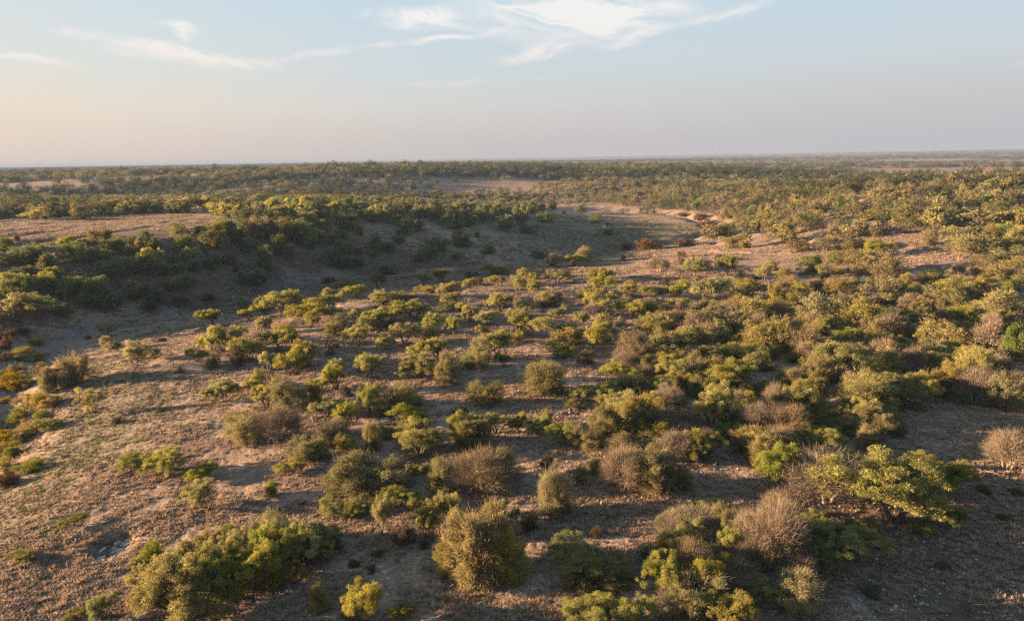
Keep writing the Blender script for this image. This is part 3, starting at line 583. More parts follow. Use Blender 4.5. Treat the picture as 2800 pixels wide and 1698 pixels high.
('M',52.2,74.2,2.9,2.5,(2,0,3,28),38),
('M',-12.3,100.2,3.8,2.9,(1,0,3,11),37),
('M',-2.1,114.7,4.1,3.6,(5,0,2,19),37),
('M',2.0,57.8,2.3,1.9,(0,0,2,23),38),
('M',23.8,74.1,2.6,2.0,(4,0,0,24),38),
('M',-1.0,88.1,2.7,3.3,(2,0,0,36),37),
('M',-30.8,82.9,2.9,2.3,(1,0,1,8),38),
('M',-88.1,125.8,5.4,3.7,(1,3,1,43),39),
('M',-22.5,36.5,1.4,1.1,(0,2,1,1),38),
('M',-14.6,40.1,1.5,1.0,(1,2,0,31),38),
('M',83.7,153.9,6.3,3.4,(0,3,3,33),37),
('V',-25.7,52.1,2.2,1.5,(0,2,3,13),30),
('M',-21.8,102.0,4.1,2.6,(4,0,3,12),37),
('M',-21.4,105.2,4.2,2.7,(3,0,1,11),37),
('M',28.2,92.5,3.0,2.6,(3,0,2,41),37),
('M',-8.7,98.9,3.4,2.9,(2,0,3,11),37),
('V',12.7,71.6,2.6,2.0,(0,0,2,24),30),
('V',7.3,66.5,2.9,1.6,(1,0,0,23),30),
('M',6.4,116.9,4.6,2.8,(5,0,0,19),37),
('M',50.4,133.9,4.0,4.4,(6,0,0,41),37),
('M',111.6,148.2,5.5,4.7,15,34),
('M',9.2,63.7,1.9,1.6,(0,2,0,23),38),
('M',30.2,121.9,4.3,3.2,(2,0,3,39),37),
('M',-61.3,206.5,9.5,3.7,(1,3,3,42),36),
('M',24.8,80.8,2.8,1.8,(3,0,0,24),37),
('M',13.3,119.9,4.7,2.7,(4,0,1,39),37),
('M',-6.7,106.4,3.1,2.6,(4,0,3,11),37),
('M',-75.9,143.9,4.8,4.0,(0,0,0,43),39),
('M',35.2,64.2,2.3,1.6,(1,0,2,5),38),
('M',107.3,146.0,6.0,2.8,(0,3,0,34),37),
('M',-117.9,251.4,11.1,4.4,(1,3,0,40),36),
('M',-18.9,38.2,1.2,1.1,(7,2,3,1),38),
('M',-12.3,85.0,2.5,2.1,(1,0,1,11),37),
('M',26.0,120.9,5.0,2.5,(1,0,3,39),37),
('M',-61.3,100.2,3.6,2.4,(0,0,1,16),37),
('M',-24.6,106.8,3.8,2.6,(5,0,3,12),37),
('M',19.4,106.7,3.8,2.6,(1,0,1,39),37),
('M',-17.3,112.1,3.3,2.8,(6,0,3,11),37),
('M',-50.4,90.4,3.5,2.0,(1,0,3,16),37),
('M',18.0,131.3,4.9,2.9,(3,0,1,39),37),
('M',-23.8,39.0,1.3,1.1,(6,2,3,1),38),
('M',10.9,101.2,2.9,2.4,(5,0,1,39),37),
('M',67.4,92.0,3.2,2.8,(5,0,2,34),37),
('M',-18.8,82.3,2.7,1.8,(1,0,3,12),38),
('M',19.9,89.0,2.8,2.0,(2,0,3,24),37),
('V',-18.4,52.3,2.3,1.1,(0,0,2,53),30),
('M',-91.9,221.2,10.1,4.0,(2,3,3,42),36),
('M',-30.1,128.6,5.1,2.6,(3,0,0,42),37),
('M',-19.0,148.7,5.4,3.0,(3,3,1,19),37),
('M',26.8,91.0,2.9,2.1,(4,0,2,41),37),
('M',22.7,57.9,1.8,1.5,(0,2,0,4),38),
('M',15.7,70.7,2.3,1.5,(2,0,2,24),38),
('M',-38.4,90.5,3.0,2.1,(1,0,0,15),37),
('M',96.2,128.3,4.2,2.9,(0,0,0,34),37),
('M', -4.3, 163.9, 6.2, 3.1, 'golden round tree on the near bank opposite the dark slope', 37),
('M',-16.4,156.1,5.3,3.2,(1,3,1,19),37),
('M',43.2,67.0,2.2,1.9,(0,2,1,28),38),
('M',124.7,167.1,5.8,4.7,15,34),
('M',-29.8,74.1,2.4,1.8,(2,0,1,8),38),
('M',-11.6,120.1,4.8,2.2,(1,0,1,19),37),
('M',-31.9,95.5,3.1,2.3,(2,0,3,8),37),
('M',17.4,109.2,3.5,2.7,(2,0,1,39),37),
('M',61.7,90.7,3.6,1.7,(0,0,0,33),37),
('M',-97.6,149.9,5.3,2.9,(1,3,1,40),39),
('M',-91.9,149.1,5.3,2.8,(0,3,2,40),39),
('M',-59.2,229.4,9.7,3.8,(0,3,1,45),36),
('M',47.3,84.3,2.9,2.0,(1,0,0,26),37),
('M',44.0,113.2,3.1,3.2,(4,0,0,41),37),
('M',11.8,64.2,2.0,1.3,(0,2,3,25),38),
('M',-77.4,227.4,6.5,5.5,14,33),
('M',33.6,85.9,2.8,1.9,(1,0,1,54),37),
('M',17.7,72.0,2.1,1.6,(1,2,0,24),38),
('M',-29.9,150.5,4.9,3.1,(0,0,2,45),37),
('M',-36.5,146.2,4.8,3.0,(2,0,0,42),37),
('M',22.5,125.2,4.5,2.6,(3,0,3,39),37),
('M',61.3,80.2,2.7,2.3,(4,0,3,28),37),
('M',72.4,97.9,3.3,2.7,(4,0,2,34),37),
('M',-39.2,103.2,3.0,2.4,(3,0,0,15),37),
('M',48.6,62.4,2.1,1.8,(0,2,0,30),38),
('M',-16.0,128.0,4.8,2.4,(2,0,1,19),37),
('M',-17.8,92.0,2.6,2.0,(2,0,3,12),37),
('M',-33.6,72.4,2.4,1.7,(0,0,3,32),38),
('M',1.1,129.8,3.6,3.4,(3,0,2,19),37),
('M',-22.2,39.1,1.3,0.9,(4,2,3,1),38),
('M',64.9,137.6,4.2,2.9,(2,0,1,33),37),
('M',3.4,142.9,4.8,3.0,(1,0,0,19),37),
('V',-12.1,59.1,2.6,1.0,(2,0,2,29),30),
('M',41.7,90.9,2.6,2.2,(0,0,3,54),37),
('M',-82.5,202.0,5.6,4.9,14,33),
('M',-50.3,181.2,5.0,4.0,16,35),
('M',-21.7,108.4,2.8,2.5,(7,0,3,11),37),
('M',-20.4,36.9,1.2,0.8,(2,2,3,1),38),
('M',-29.7,110.5,4.0,2.1,(4,0,3,8),37),
('M',-23.5,120.5,4.3,2.3,(8,0,3,11),37),
('M',27.8,112.1,4.0,2.1,(0,0,0,39),37),
('V',0.3,58.5,1.5,1.9,(0,2,2,37),30),
('V',13.2,58.0,2.3,1.1,(0,0,0,25),30),
('M',19.0,146.0,5.2,2.8,(0,0,1,58),37),
('M',19.6,95.4,2.5,2.1,(2,0,2,39),37),
('M',25.1,91.6,2.7,1.9,(5,0,2,41),37),
('M',-40.8,97.7,3.0,2.1,(0,0,3,15),37),
('M',-69.3,222.4,6.3,4.8,14,33),
('M',27.0,99.9,3.1,1.9,(1,0,2,41),37),
('M',31.7,88.2,2.8,1.8,(2,0,1,54),37),
('M',-70.7,150.2,4.4,3.4,(0,0,3,44),39),
('M',52.7,78.7,2.5,2.0,(3,0,3,28),37),
('M',80.2,115.7,3.5,3.1,(1,0,2,34),37),
('M',-23.9,121.3,4.6,2.1,(9,0,3,11),37),
('M',15.8,170.7,5.8,2.9,(0,3,1,58),37),
('M',-157.4,225.7,9.1,3.6,(2,3,1,40),36),
('M',-1.1,81.4,2.1,1.7,(0,2,0,36),38),
('M',50.5,118.3,3.1,2.8,(3,0,1,33),37),
('M',-44.1,226.4,5.9,4.7,14,33),
('M',22.3,77.6,2.1,1.6,(2,2,0,24),38),
('M',51.5,105.7,3.0,2.4,(1,0,1,33),37),
('M',-3.2,139.3,4.9,2.4,(1,0,2,19),37),
('M',-72.9,250.2,6.3,5.5,14,33),
('M',-21.9,73.8,2.1,1.5,(0,2,1,17),38),
('M',-52.9,130.4,3.6,3.0,(1,0,0,18),37),
('M',-42.1,87.4,2.3,2.2,(2,0,1,15),37),
('M',-8.2,111.5,3.3,2.3,(7,0,2,19),37),
('M',0.4,91.3,2.4,2.3,(3,0,0,36),37),
('M',-1.2,118.7,3.5,2.5,(4,0,2,19),37),
('M',9.6,140.8,4.2,2.9,(4,0,0,19),37),
('M',41.9,106.5,2.8,2.4,(5,0,0,41),37),
('M',74.4,106.7,3.3,2.5,(2,0,2,34),37),
('M',-24.6,40.1,1.2,0.9,(8,2,3,1),38),
('V',22.4,39.6,1.6,0.8,(0,2,1,0),30),
('M',-35.3,130.3,3.3,2.8,(1,0,0,42),37),
('M',17.4,85.2,2.1,1.8,(0,2,3,24),37),
('M',-68.3,202.5,5.4,4.2,14,33),
('M',40.3,107.3,3.0,2.1,(2,0,0,41),37),
('M',-70.5,114.9,3.4,2.3,(2,0,3,16),37),
('M',-31.8,105.4,2.7,2.2,(3,0,3,8),37),
('M',-4.3,96.3,2.7,2.0,(1,0,3,36),37),
('M',3.8,127.0,3.3,2.9,(2,0,0,19),37),
('M',87.0,231.9,5.7,5.1,15,34),
('M',-115.0,256.6,6.8,5.0,(2,3,0,40),36),
('M',57.8,87.3,2.5,2.1,(5,0,0,26),37),
('M',-45.8,115.9,3.0,2.4,(2,0,0,18),37),
('M',39.1,68.1,1.8,1.6,(0,2,0,5),38),
('M',-21.4,264.3,6.4,5.1,14,33),
('M',19.8,142.2,3.2,2.9,(0,0,2,58),37),
('M',48.8,82.1,2.4,1.8,(3,0,0,26),37),
('M',71.5,101.4,3.0,2.3,(3,0,2,34),37),
('M',1.9,112.9,3.6,2.0,(6,0,2,19),37),
('M',-84.8,132.1,3.8,2.3,(0,0,1,43),39),
('M',53.5,85.3,2.4,1.9,(4,0,0,26),37),
('M',-78.8,239.1,5.8,4.9,14,33),
('M',36.2,99.8,2.6,1.9,(1,0,0,41),37),
('M',55.1,96.3,2.5,2.2,(2,0,0,26),37),
('M',36.4,96.6,2.7,1.7,(3,0,0,41),37),
('M',27.4,96.3,2.5,1.8,(2,0,2,41),37),
('M',-55.1,217.2,5.7,3.8,14,33),
('M',7.9,108.7,3.0,2.1,(6,0,1,39),37),
('M',10.9,170.3,4.3,3.3,(3,0,0,19),37),
('M',-60.3,234.9,5.7,4.5,14,33),
('M',-8.2,133.6,3.0,2.6,(2,0,2,19),37),
('M',90.5,207.0,5.5,4.1,15,34),
('O', -1.9, 36.0, 4.5, 4.0, 'largest round olive bush at bottom centre, dark fallen branch at its foot', 47),
('O', -11.5, 48.6, 6.2, 2.6, 'big round gold-green bush with a bright green fringe below it', 47),
('O', 4.4, 35.0, 4.1, 1.7, 'wide olive-gold bush in front of a shaded green mesquite at bottom', 47),
('O',33.3,61.5,6.1,3.8,(1,3,2,5),47),
('O',10.4,46.1,4.4,2.9,(1,0,0,52),47),
('O', 4.9, 69.2, 6.8, 3.7, 'huge round golden-olive tree at the centre, brightest of the round ones', 47),
('O',9.4,32.3,3.7,1.9,(0,0,2,7),47),
('O',-0.5,36.2,2.7,3.3,(0,0,0,20),47),
('O', 15.9, 80.3, 7.0, 4.4, 'large domed olive tree with deep dark shade at right centre', 47),
('O',14.4,32.1,3.4,1.9,(0,0,2,49),47),
('O',28.1,59.3,6.3,2.3,(2,3,2,5),47),
('O', 11.0, 57.2, 4.9, 3.2, 'tall grey-olive thicket crown, widest at centre right', 47),
('O', 49.6, 93.0, 8.7, 4.3, 'broad brown-olive bush mass with dark green base at right', 46),
('O', 2.6, 43.5, 3.2, 3.2, 'upright olive bush alone in the centre of the shaded clearing', 47),
('O', 45.8, 66.0, 4.4, 4.6, 'tall tan-topped tree mass above very dark shade at right', 47),
('O', -12.1, 66.1, 6.0, 2.8, 'wide pale olive thicket crown behind a bright low mesquite', 47),
('O',15.9,36.8,2.8,2.0,(0,0,0,49),47),
('O',11.1,31.7,3.3,1.4,(0,0,0,7),47),
('O', 46.5, 61.6, 4.4, 3.4, 'pale yellow-green bush at the right end of the dark thicket', 47),
('O',45.2,98.0,7.7,4.7,(0,3,1,26),46),
('O',36.8,61.2,5.2,2.7,(0,3,1,28),47),
('O',-3.6,36.9,2.7,2.2,(0,0,1,20),47),
('O',9.6,36.6,2.5,1.9,(2,0,1,50),47),
('O',19.8,50.0,3.5,2.6,(3,0,0,4),47),
('O', -15.8, 41.6, 2.9, 2.6, 'olive-brown bush crown rising above the bottom grove', 47),
('O', -25.6, 59.9, 4.5, 2.9, 'round olive tree with short clear trunks on the left slope, pale branch beside it', 47),
('O',-3.8,56.2,4.4,2.6,(0,0,0,3),47),
('O',9.6,37.4,2.6,1.8,(1,0,1,50),47),
('O',13.4,39.2,2.5,2.1,(0,0,2,9),47),
('O',-23.9,68.9,4.8,3.3,(0,0,3,53),47),
('O',70.1,94.7,6.5,4.9,(3,3,2,34),46),
('O',8.5,55.6,3.8,3.0,(1,0,1,25),47),
('O',29.4,94.8,8.5,3.3,(0,3,2,41),46),
('O',42.8,65.8,4.4,3.4,(1,0,1,28),47),
('O',13.7,69.6,5.9,2.1,(0,3,2,24),47),
('O',23.0,85.8,6.8,2.9,(0,3,0,24),46),
('O',54.7,83.2,5.4,3.7,(0,3,3,28),46),
('O',20.6,58.0,4.1,2.2,(1,0,0,4),47),
('O',33.3,57.0,4.9,1.7,(2,0,1,28),47),
('O',-5.4,47.8,2.9,2.4,(0,0,1,48),47),
('O',21.2,72.2,4.3,3.2,(7,0,0,24),47),
('O',31.0,84.1,5.0,3.9,(4,0,1,54),46),
('O',11.2,59.1,3.4,2.5,(0,0,3,25),47),
('O',-17.8,54.9,4.0,1.9,(1,0,0,53),47),
('O',9.9,52.5,4.5,1.5,(0,0,2,25),47),
('O',19.2,51.9,3.6,1.9,(0,0,2,4),47),
('O', 61.2, 111.0, 7.4, 4.2, 'round tan-olive bush on open striped grass at right', 46),
('O',11.5,36.0,2.0,1.6,(1,2,2,50),47),
('O',12.0,54.4,3.5,2.2,(0,0,0,25),47),
('O',30.1,68.4,4.4,2.5,(2,0,1,5),47),
('O',-0.4,48.6,2.8,2.4,(0,0,0,48),47),
('O',71.8,127.8,7.5,5.4,(1,3,3,33),46),
('O',14.7,38.7,2.0,1.8,(0,2,0,9),47),
('O',35.5,103.3,6.7,3.7,(1,3,0,41),46),
('O', 99.4, 144.0, 8.9, 4.8, 'biggest dark olive bush at right of the striped grass clearing', 46),
('O',33.4,83.2,3.8,4.5,(2,0,1,54),46),
('O',-16.5,58.0,3.5,2.3,(2,0,0,53),47),
('O', -55.2, 82.9, 4.3, 3.8, 'large dark olive bush at the left bank, casting a long shadow over grass', 47),
('O',-7.3,74.6,3.6,3.6,(0,0,1,36),47),
('O', -4.7, 80.4, 4.0, 3.7, 'dark brown-olive tree with one straight trunk right of a grey thicket', 47),
('O',89.0,123.7,9.2,3.6,(2,3,2,34),46),
('O',10.8,34.8,1.7,1.5,(2,2,2,50),47),
('O',32.4,70.1,3.5,3.0,(1,0,1,5),47),
('O',72.4,138.6,7.4,4.9,(2,3,3,33),46),
('O', -2.8, 66.9, 3.7, 2.5, 'rounded green-olive tree standing alone on a thin straight trunk', 47),
('O',11.9,46.0,2.6,1.7,(2,0,0,52),47),
('O',29.8,55.8,3.6,1.4,(6,0,2,5),47),
('O',16.2,33.8,2.2,1.2,(0,2,0,49),47),
('O',6.2,54.3,2.8,1.9,(2,0,1,25),47),
('O',34.1,64.8,3.5,2.3,(3,0,2,5),47),
('O',-57.5,82.8,4.2,2.8,(2,0,1,35),47),
('O',31.3,65.8,3.3,2.1,(4,0,2,5),47),
('O',29.5,52.1,2.6,2.0,(0,0,3,47),47),
('O', -11.5, 34.7, 1.4, 1.9, 'small olive bush standing alone in grass between bottom grove and large bush', 47),
('O',19.5,66.8,2.9,2.4,(1,0,3,4),47),
('O',49.7,69.2,3.4,2.9,(2,0,3,28),47),
('O',-64.2,176.6,8.1,5.5,(1,3,3,42),48),
('O',21.0,39.4,2.1,1.3,(0,2,2,47),47),
('O',48.1,71.6,3.3,2.9,(3,0,3,28),47),
('O',42.0,73.7,3.4,2.7,(1,0,0,5),47),
('O',-17.2,39.3,1.7,1.4,(0,2,1,31),47),
('O',19.8,85.4,3.7,2.9,(2,0,0,24),46),
('O',76.8,163.5,8.1,4.2,(4,3,3,33),46),
('O',-20.5,42.4,1.8,1.5,(1,2,2,13),47),
('O',56.5,117.9,5.1,3.9,(4,0,1,33),46),
('O',-12.5,56.5,2.1,2.5,(0,2,1,3),47),
('O',53.4,129.5,5.6,4.0,(2,3,0,41),46),
('O',28.4,69.0,3.1,2.0,(2,0,2,54),47),
('O',17.8,68.2,2.6,2.2,(5,0,0,24),47),
('O',37.1,77.0,3.0,2.7,(0,0,3,5),46),
('O',74.1,184.1,8.1,4.8,(4,3,0,58),45),
('O',20.5,53.4,2.4,1.5,(2,0,0,4),47),
('O',94.8,136.1,7.3,2.9,(1,3,2,34),46),
('O',-60.0,178.3,6.9,5.3,(2,3,3,42),48),
('O',-0.3,40.3,1.5,1.1,(0,2,1,27),47),
('O',27.3,62.0,2.7,1.8,(5,0,2,5),47),
('O',35.6,66.2,2.6,2.2,(2,0,2,5),47),
('O',7.7,89.5,5.8,2.1,(0,3,1,24),46),
('O', 23.2, 108.7, 6.0, 2.1, 'low tan-brown bush dome among green mesquites, mid slope', 46),
('O',118.0,168.5,7.7,3.9,(1,3,3,34),45),
('O',16.2,38.1,1.5,1.1,(0,2,3,49),47),
('O',21.8,68.3,2.4,2.1,(2,0,3,4),47),
('O',78.3,125.0,7.8,2.8,(0,3,0,33),46),
('O',16.1,66.8,2.3,2.0,(2,0,2,24),47),
('O',13.5,36.7,1.5,1.0,(0,2,1,49),47),
('O',46.0,110.6,5.0,2.6,(3,0,3,54),46),
('O',15.0,76.1,2.9,2.0,(1,0,2,24),47),
('O',27.9,76.1,2.9,2.2,(6,0,1,54),47),
('O',50.4,78.2,3.5,2.3,(7,0,3,28),46),
('O',47.9,88.2,3.5,2.7,(1,0,2,26),46),
('O',11.9,52.2,1.9,1.4,(0,2,2,25),47),
('O',15.7,85.5,3.1,2.3,(1,0,3,24),46),
('O',-134.7,250.4,13.9,5.5,(0,3,3,40),44),
('O',15.9,58.3,2.3,1.5,(0,0,1,4),47),
('O',18.2,86.5,3.1,2.2,(2,0,3,24),46),
('O',48.2,68.5,2.8,2.1,(1,0,3,28),47),
('O',35.4,85.4,2.9,2.5,(1,0,1,54),46),
('O',-14.9,56.7,2.2,1.5,(3,0,0,53),47),
('O',-21.6,69.9,2.0,2.6,(0,2,1,17),47),
('O',19.4,81.2,3.2,2.0,(1,0,0,24),46),
('O',-5.2,46.5,1.6,1.1,(0,2,1,48),47),
('O',28.2,89.5,3.4,2.1,(2,0,2,41),46),
('O',6.5,118.6,5.1,2.4,(0,0,0,19),46),
('O', -94.2, 156.5, 6.1, 3.4, 'lit golden dome tree on the crest above the shaded slope', 48),
('O',-80.2,165.9,6.4,3.6,(2,3,0,40),48),
('O',52.6,91.8,3.4,2.6,(1,0,0,26),46),
('O',20.0,178.6,6.3,4.1,(0,3,1,58),46),
('O',118.4,179.8,7.3,3.6,(3,3,3,34),45),
('O',-18.4,43.7,1.6,1.1,(0,2,3,31),47),
('O',-69.7,162.5,4.9,4.4,(0,0,1,42),48),
('O',46.9,104.6,3.5,2.8,(2,0,1,26),46),
('O',85.1,174.4,6.8,3.4,(5,3,3,33),45),
('O',-15.1,37.3,1.3,0.9,(0,2,2,31),47),
('O',45.2,78.6,2.9,2.1,(3,0,2,26),46),
('O',25.4,67.0,2.2,1.7,(0,2,2,54),47),
('O',20.0,75.3,2.3,1.9,(3,0,0,24),47),
('O',25.3,72.0,2.4,1.7,(7,0,1,54),47),
('O',49.1,115.0,3.5,3.1,(8,0,1,33),46),
('O',4.7,47.3,1.4,1.7,(0,2,1,52),47),
('O',-30.2,77.0,2.3,2.2,(0,0,1,8),47),
('O',44.9,81.6,2.6,2.3,(2,0,2,26),46),
('O',118.8,158.5,5.7,4.8,12,42),
('O',56.4,82.5,2.8,2.5,(10,0,3,28),46),
('O',60.9,185.1,7.8,3.1,(3,3,0,58),46),
('O',-58.1,81.0,2.5,2.3,(2,0,0,56),40),
('O',22.7,89.6,2.7,2.2,(3,0,2,39),46),
('O',-10.9,50.9,1.7,1.1,(0,2,3,21),47),
('O',30.3,79.8,2.8,1.8,(3,0,1,54),46),
('O',21.7,81.4,2.8,1.7,(4,0,0,24),46),
('O',64.2,214.5,7.6,4.3,(1,3,0,58),45),
('O',91.3,178.5,6.3,3.6,(3,3,1,34),45),
('O',-21.9,41.8,1.3,1.1,(2,2,2,13),47),
('O',54.4,92.9,3.1,2.5,(2,0,0,26),46),
('O',-11.4,94.0,2.9,2.1,(1,0,3,11),46),
('O',63.4,95.0,3.2,2.7,(8,0,0,33),46),
('O',58.3,94.0,3.2,2.2,(7,0,0,33),46),
('O',108.5,153.0,5.1,4.5,12,42),
('O',45.1,74.5,2.8,1.8,(4,0,2,26),47),
('O',96.7,157.8,5.0,3.4,(2,0,1,34),45),
('O',34.7,96.3,3.0,2.3,(4,0,0,41),46),
('O',107.1,175.7,5.7,4.8,12,42),
('O',42.5,71.4,2.6,1.7,(2,0,0,5),47),
('O',68.9,217.5,7.7,4.0,(2,3,0,58),45),
('O',29.3,69.8,2.2,1.6,(1,0,2,54),47),
('O',-27.4,103.8,3.5,2.2,(2,0,3,8),46),
('O',32.6,55.1,2.3,0.8,(3,0,1,28),47),
('O',78.2,108.6,3.6,3.1,(3,0,2,34),46),
('O',58.3,83.8,3.1,2.1,(12,0,3,28),46),
('O',3.0,59.3,1.7,1.7,(0,2,2,23),47),
('O',106.3,157.9,5.0,3.2,(1,0,3,34),45),
('O',123.9,171.2,5.4,3.5,(2,3,3,34),45),
('O', 32.7, 111.6, 4.6, 1.7, 'small smooth brown dome bush alone on pale grass', 46),
('O',114.1,169.6,5.8,4.3,12,42),
('O',46.5,112.4,3.4,2.6,(8,0,0,41),46),
('O',41.0,93.6,3.0,2.1,(2,0,3,54),46),
('O',-44.8,121.2,3.3,3.1,(0,0,0,18),46),
('O',65.1,104.5,3.2,2.7,(5,0,0,33),46),
('O',-55.7,82.3,2.8,1.6,(1,0,1,35),47),
('O',6.3,64.2,2.8,0.9,(0,0,2,23),47),
('O',71.0,166.6,5.9,2.7,(6,3,3,33),46),
('O',80.8,161.8,5.7,2.7,(3,3,3,33),46),
('O',100.9,137.6,5.4,2.1,(0,3,0,34),46),
('O',23.7,66.0,2.0,1.4,(2,2,3,4),47),
('O',19.2,97.8,2.7,2.1,(2,0,2,39),46),
('O',28.5,62.8,1.7,1.5,(1,2,2,5),47),
('O',48.4,74.6,2.2,1.9,(4,0,3,28),47),
('O',92.6,172.8,5.8,2.9,(2,3,1,34),45),
('O',33.6,92.7,2.8,1.9,(6,0,0,41),46),
('O',34.6,69.5,2.3,1.4,(1,0,2,5),47),
('O',20.2,62.8,1.7,1.4,(1,2,3,4),47),
('O',106.8,170.0,5.1,4.2,12,42),
('O',50.2,110.0,3.0,2.5,(5,0,1,33),46),
('O',22.3,56.1,1.6,1.2,(0,2,0,4),47),
('O',23.5,82.1,2.4,1.6,(6,0,0,24),46),
('O',32.7,81.9,2.2,1.9,(1,2,1,54),46),
('O',-27.0,99.8,2.6,2.2,(1,0,3,8),46),
('O',68.4,90.5,2.8,2.4,(14,0,3,28),46),
('O',-71.5,93.2,3.7,1.3,(0,0,3,56),40),
('O',59.5,82.6,2.7,2.0,(11,0,3,28),46),
('O',78.3,106.9,3.4,2.7,(4,0,2,34),46),
('O',105.2,183.5,5.8,3.1,(1,3,1,34),45),
('O',-79.1,215.3,5.9,4.6,11,41),
('O',68.7,101.2,3.3,2.3,(9,0,0,33),46),
('O',39.3,116.0,2.9,2.6,(2,0,0,41),46),
('O',13.4,60.9,1.7,1.2,(0,2,3,25),47),
('O',-64.8,193.9,5.7,3.7,11,41),
('O',-120.5,245.9,10.3,4.0,(3,3,0,40),44),
('O',55.9,108.5,3.2,2.3,(1,0,1,33),46),
('O',86.8,206.3,5.7,4.2,12,42),
('O',-65.4,90.4,2.5,1.8,(1,0,0,56),40),
('O',62.5,181.8,4.5,3.7,(1,0,0,58),46),
('O',29.4,86.7,2.2,1.8,(3,0,2,41),46),
('O',82.6,219.3,5.7,4.6,12,42),
('O',72.3,124.2,3.4,2.9,(1,0,3,33),46),
('O',16.8,60.1,1.9,1.0,(0,2,1,4),47),
('O',98.5,151.0,4.0,2.8,(1,0,1,34),46),
('O',101.3,194.4,6.8,2.7,(4,3,1,34),45),
('O',27.2,54.7,1.5,1.2,(3,2,2,5),47),
('O',124.4,197.7,5.5,4.6,12,42),
('O',62.1,104.6,3.1,2.2,(1,0,0,33),46),
('O',63.2,134.9,3.4,3.0,(7,0,1,33),46),
('O',-20.7,123.0,3.9,2.0,(2,0,3,11),46),
('O',40.5,88.5,2.6,1.6,(1,0,3,54),46),
('O',-39.0,84.7,2.2,1.8,(0,0,2,15),47),
('O',-138.2,222.5,6.0,5.2,13,43),
('O',51.9,79.5,2.3,1.7,(9,0,3,28),46),
('O',-82.5,152.7,3.5,3.1,(0,0,0,40),48),
('O',29.1,61.5,1.5,1.3,(2,2,2,5),47),
('O',-24.9,124.8,3.2,2.2,(3,0,3,11),46),
('O',103.2,226.7,5.9,4.5,12,42),
('O',144.6,206.2,5.6,4.9,12,42),
('O',72.6,151.5,4.0,2.6,(3,0,3,33),46),
('O',105.1,162.4,4.3,2.8,(3,0,3,34),45),
('O',54.9,76.3,2.4,1.6,(5,0,3,28),46),
('O',29.4,75.3,1.8,1.5,(2,2,1,54),47),
('O',29.9,102.7,2.4,2.0,(1,0,2,41),46),
('O',18.2,73.5,1.8,1.4,(1,2,0,24),47),
('O',32.6,107.7,2.5,2.1,(1,0,0,41),46),
('O',36.0,68.5,2.0,1.3,(0,2,0,5),47),
('O',120.5,228.2,6.2,4.5,12,42),
('O',56.7,75.8,2.2,1.7,(8,0,3,28),46),
('O',54.7,78.1,2.1,1.8,(0,2,3,28),46),
('O',71.9,150.4,4.3,2.3,(2,0,3,33),46),
('O',-145.5,250.1,8.7,3.4,(0,3,1,45),44),
('O',106.9,179.9,5.1,2.8,(3,0,1,34),45),
('O',34.8,97.5,2.3,1.9,(3,0,0,41),46),
('O',35.1,92.0,2.5,1.6,(5,0,1,54),46),
('O',19.8,114.2,2.5,2.2,(0,0,1,39),46),
('O',-53.4,69.5,1.9,1.3,(0,2,2,56),40),
('O',27.8,81.7,2.2,1.4,(3,2,1,54),46),
('O',67.0,113.1,2.8,2.4,(2,0,0,33),46),
('O',-32.8,251.4,5.7,4.5,11,41),
('O',124.1,219.4,5.7,4.5,12,42),
('O',169.5,233.5,6.1,5.4,12,42),
('O',111.6,160.6,4.8,2.2,(2,0,3,34),45),
('O',57.6,90.6,2.6,1.7,(4,0,0,26),46),
('O',75.5,195.8,5.2,3.0,(2,0,0,58),45),
('O',91.3,121.7,3.4,2.7,(0,0,0,34),46),
('O',53.9,79.5,2.3,1.6,(6,0,3,28),46),
('O',-101.8,249.3,6.1,4.6,11,41),
('O',46.3,117.5,2.9,2.2,(7,0,0,41),46),
('O',75.4,98.7,3.1,1.9,(5,0,2,34),46),
('O',-7.2,51.1,1.1,0.9,(0,1,2,3),47),
('O',-94.9,234.6,5.7,4.4,11,41),
('O',56.0,122.7,2.9,2.4,(6,0,1,33),46),
('O',17.7,91.4,2.1,1.6,(0,2,3,24),46),
('O',63.4,125.0,3.1,2.4,(2,0,1,33),46),
('O',22.9,102.2,2.2,1.9,(1,0,2,39),46),
('O',0.8,116.7,2.6,2.0,(0,0,2,19),46),
('O',100.5,263.1,5.9,5.1,12,42),
('O',157.8,249.2,6.0,5.4,12,42),
('O',53.6,88.7,2.5,1.6,(3,0,0,26),46),
('O',-128.7,251.9,7.0,3.5,(1,3,0,40),44),
('O',79.1,221.4,5.3,3.9,12,42),
('O',107.1,253.1,5.8,4.8,12,42),
('O',71.3,117.6,3.3,2.1,(3,0,0,33),46),
('O',145.4,220.7,5.5,4.7,12,42),
('O',75.7,111.7,3.1,2.2,(2,0,2,34),46),
('O',61.5,84.2,2.4,1.7,(13,0,3,28),46),
('O',-83.1,266.4,5.8,5.0,11,41),
('O',63.9,103.9,2.9,1.9,(4,0,0,33),46),
('O',47.1,97.1,2.3,1.9,(1,0,1,26),46),
('O',78.0,119.3,2.9,2.5,(1,0,2,34),46),
('O',18.0,70.4,1.6,1.2,(2,2,0,24),47),
('O',62.1,123.8,3.1,2.2,(3,0,1,33),46),
('O',66.0,103.5,2.5,2.2,(6,0,0,33),46),
('O',47.2,64.5,1.6,1.4,(0,2,0,28),47),
('O',89.3,239.1,5.9,3.9,12,42),
('O',116.0,188.0,5.0,2.6,(4,0,3,34),45),
('O',38.5,102.1,2.5,1.7,(5,0,0,41),46),
('D',58.1,75.6,3.3,4.4,(0,0,0,28),24),
('D',-79.5,126.8,6.9,4.3,(1,3,2,43),26),
('D', -58.3, 158.0, 5.9, 6.3, 'big green bush heap low on the dark slope near creek', 26),
('D',63.1,142.3,6.1,4.2,(0,3,1,33),24),
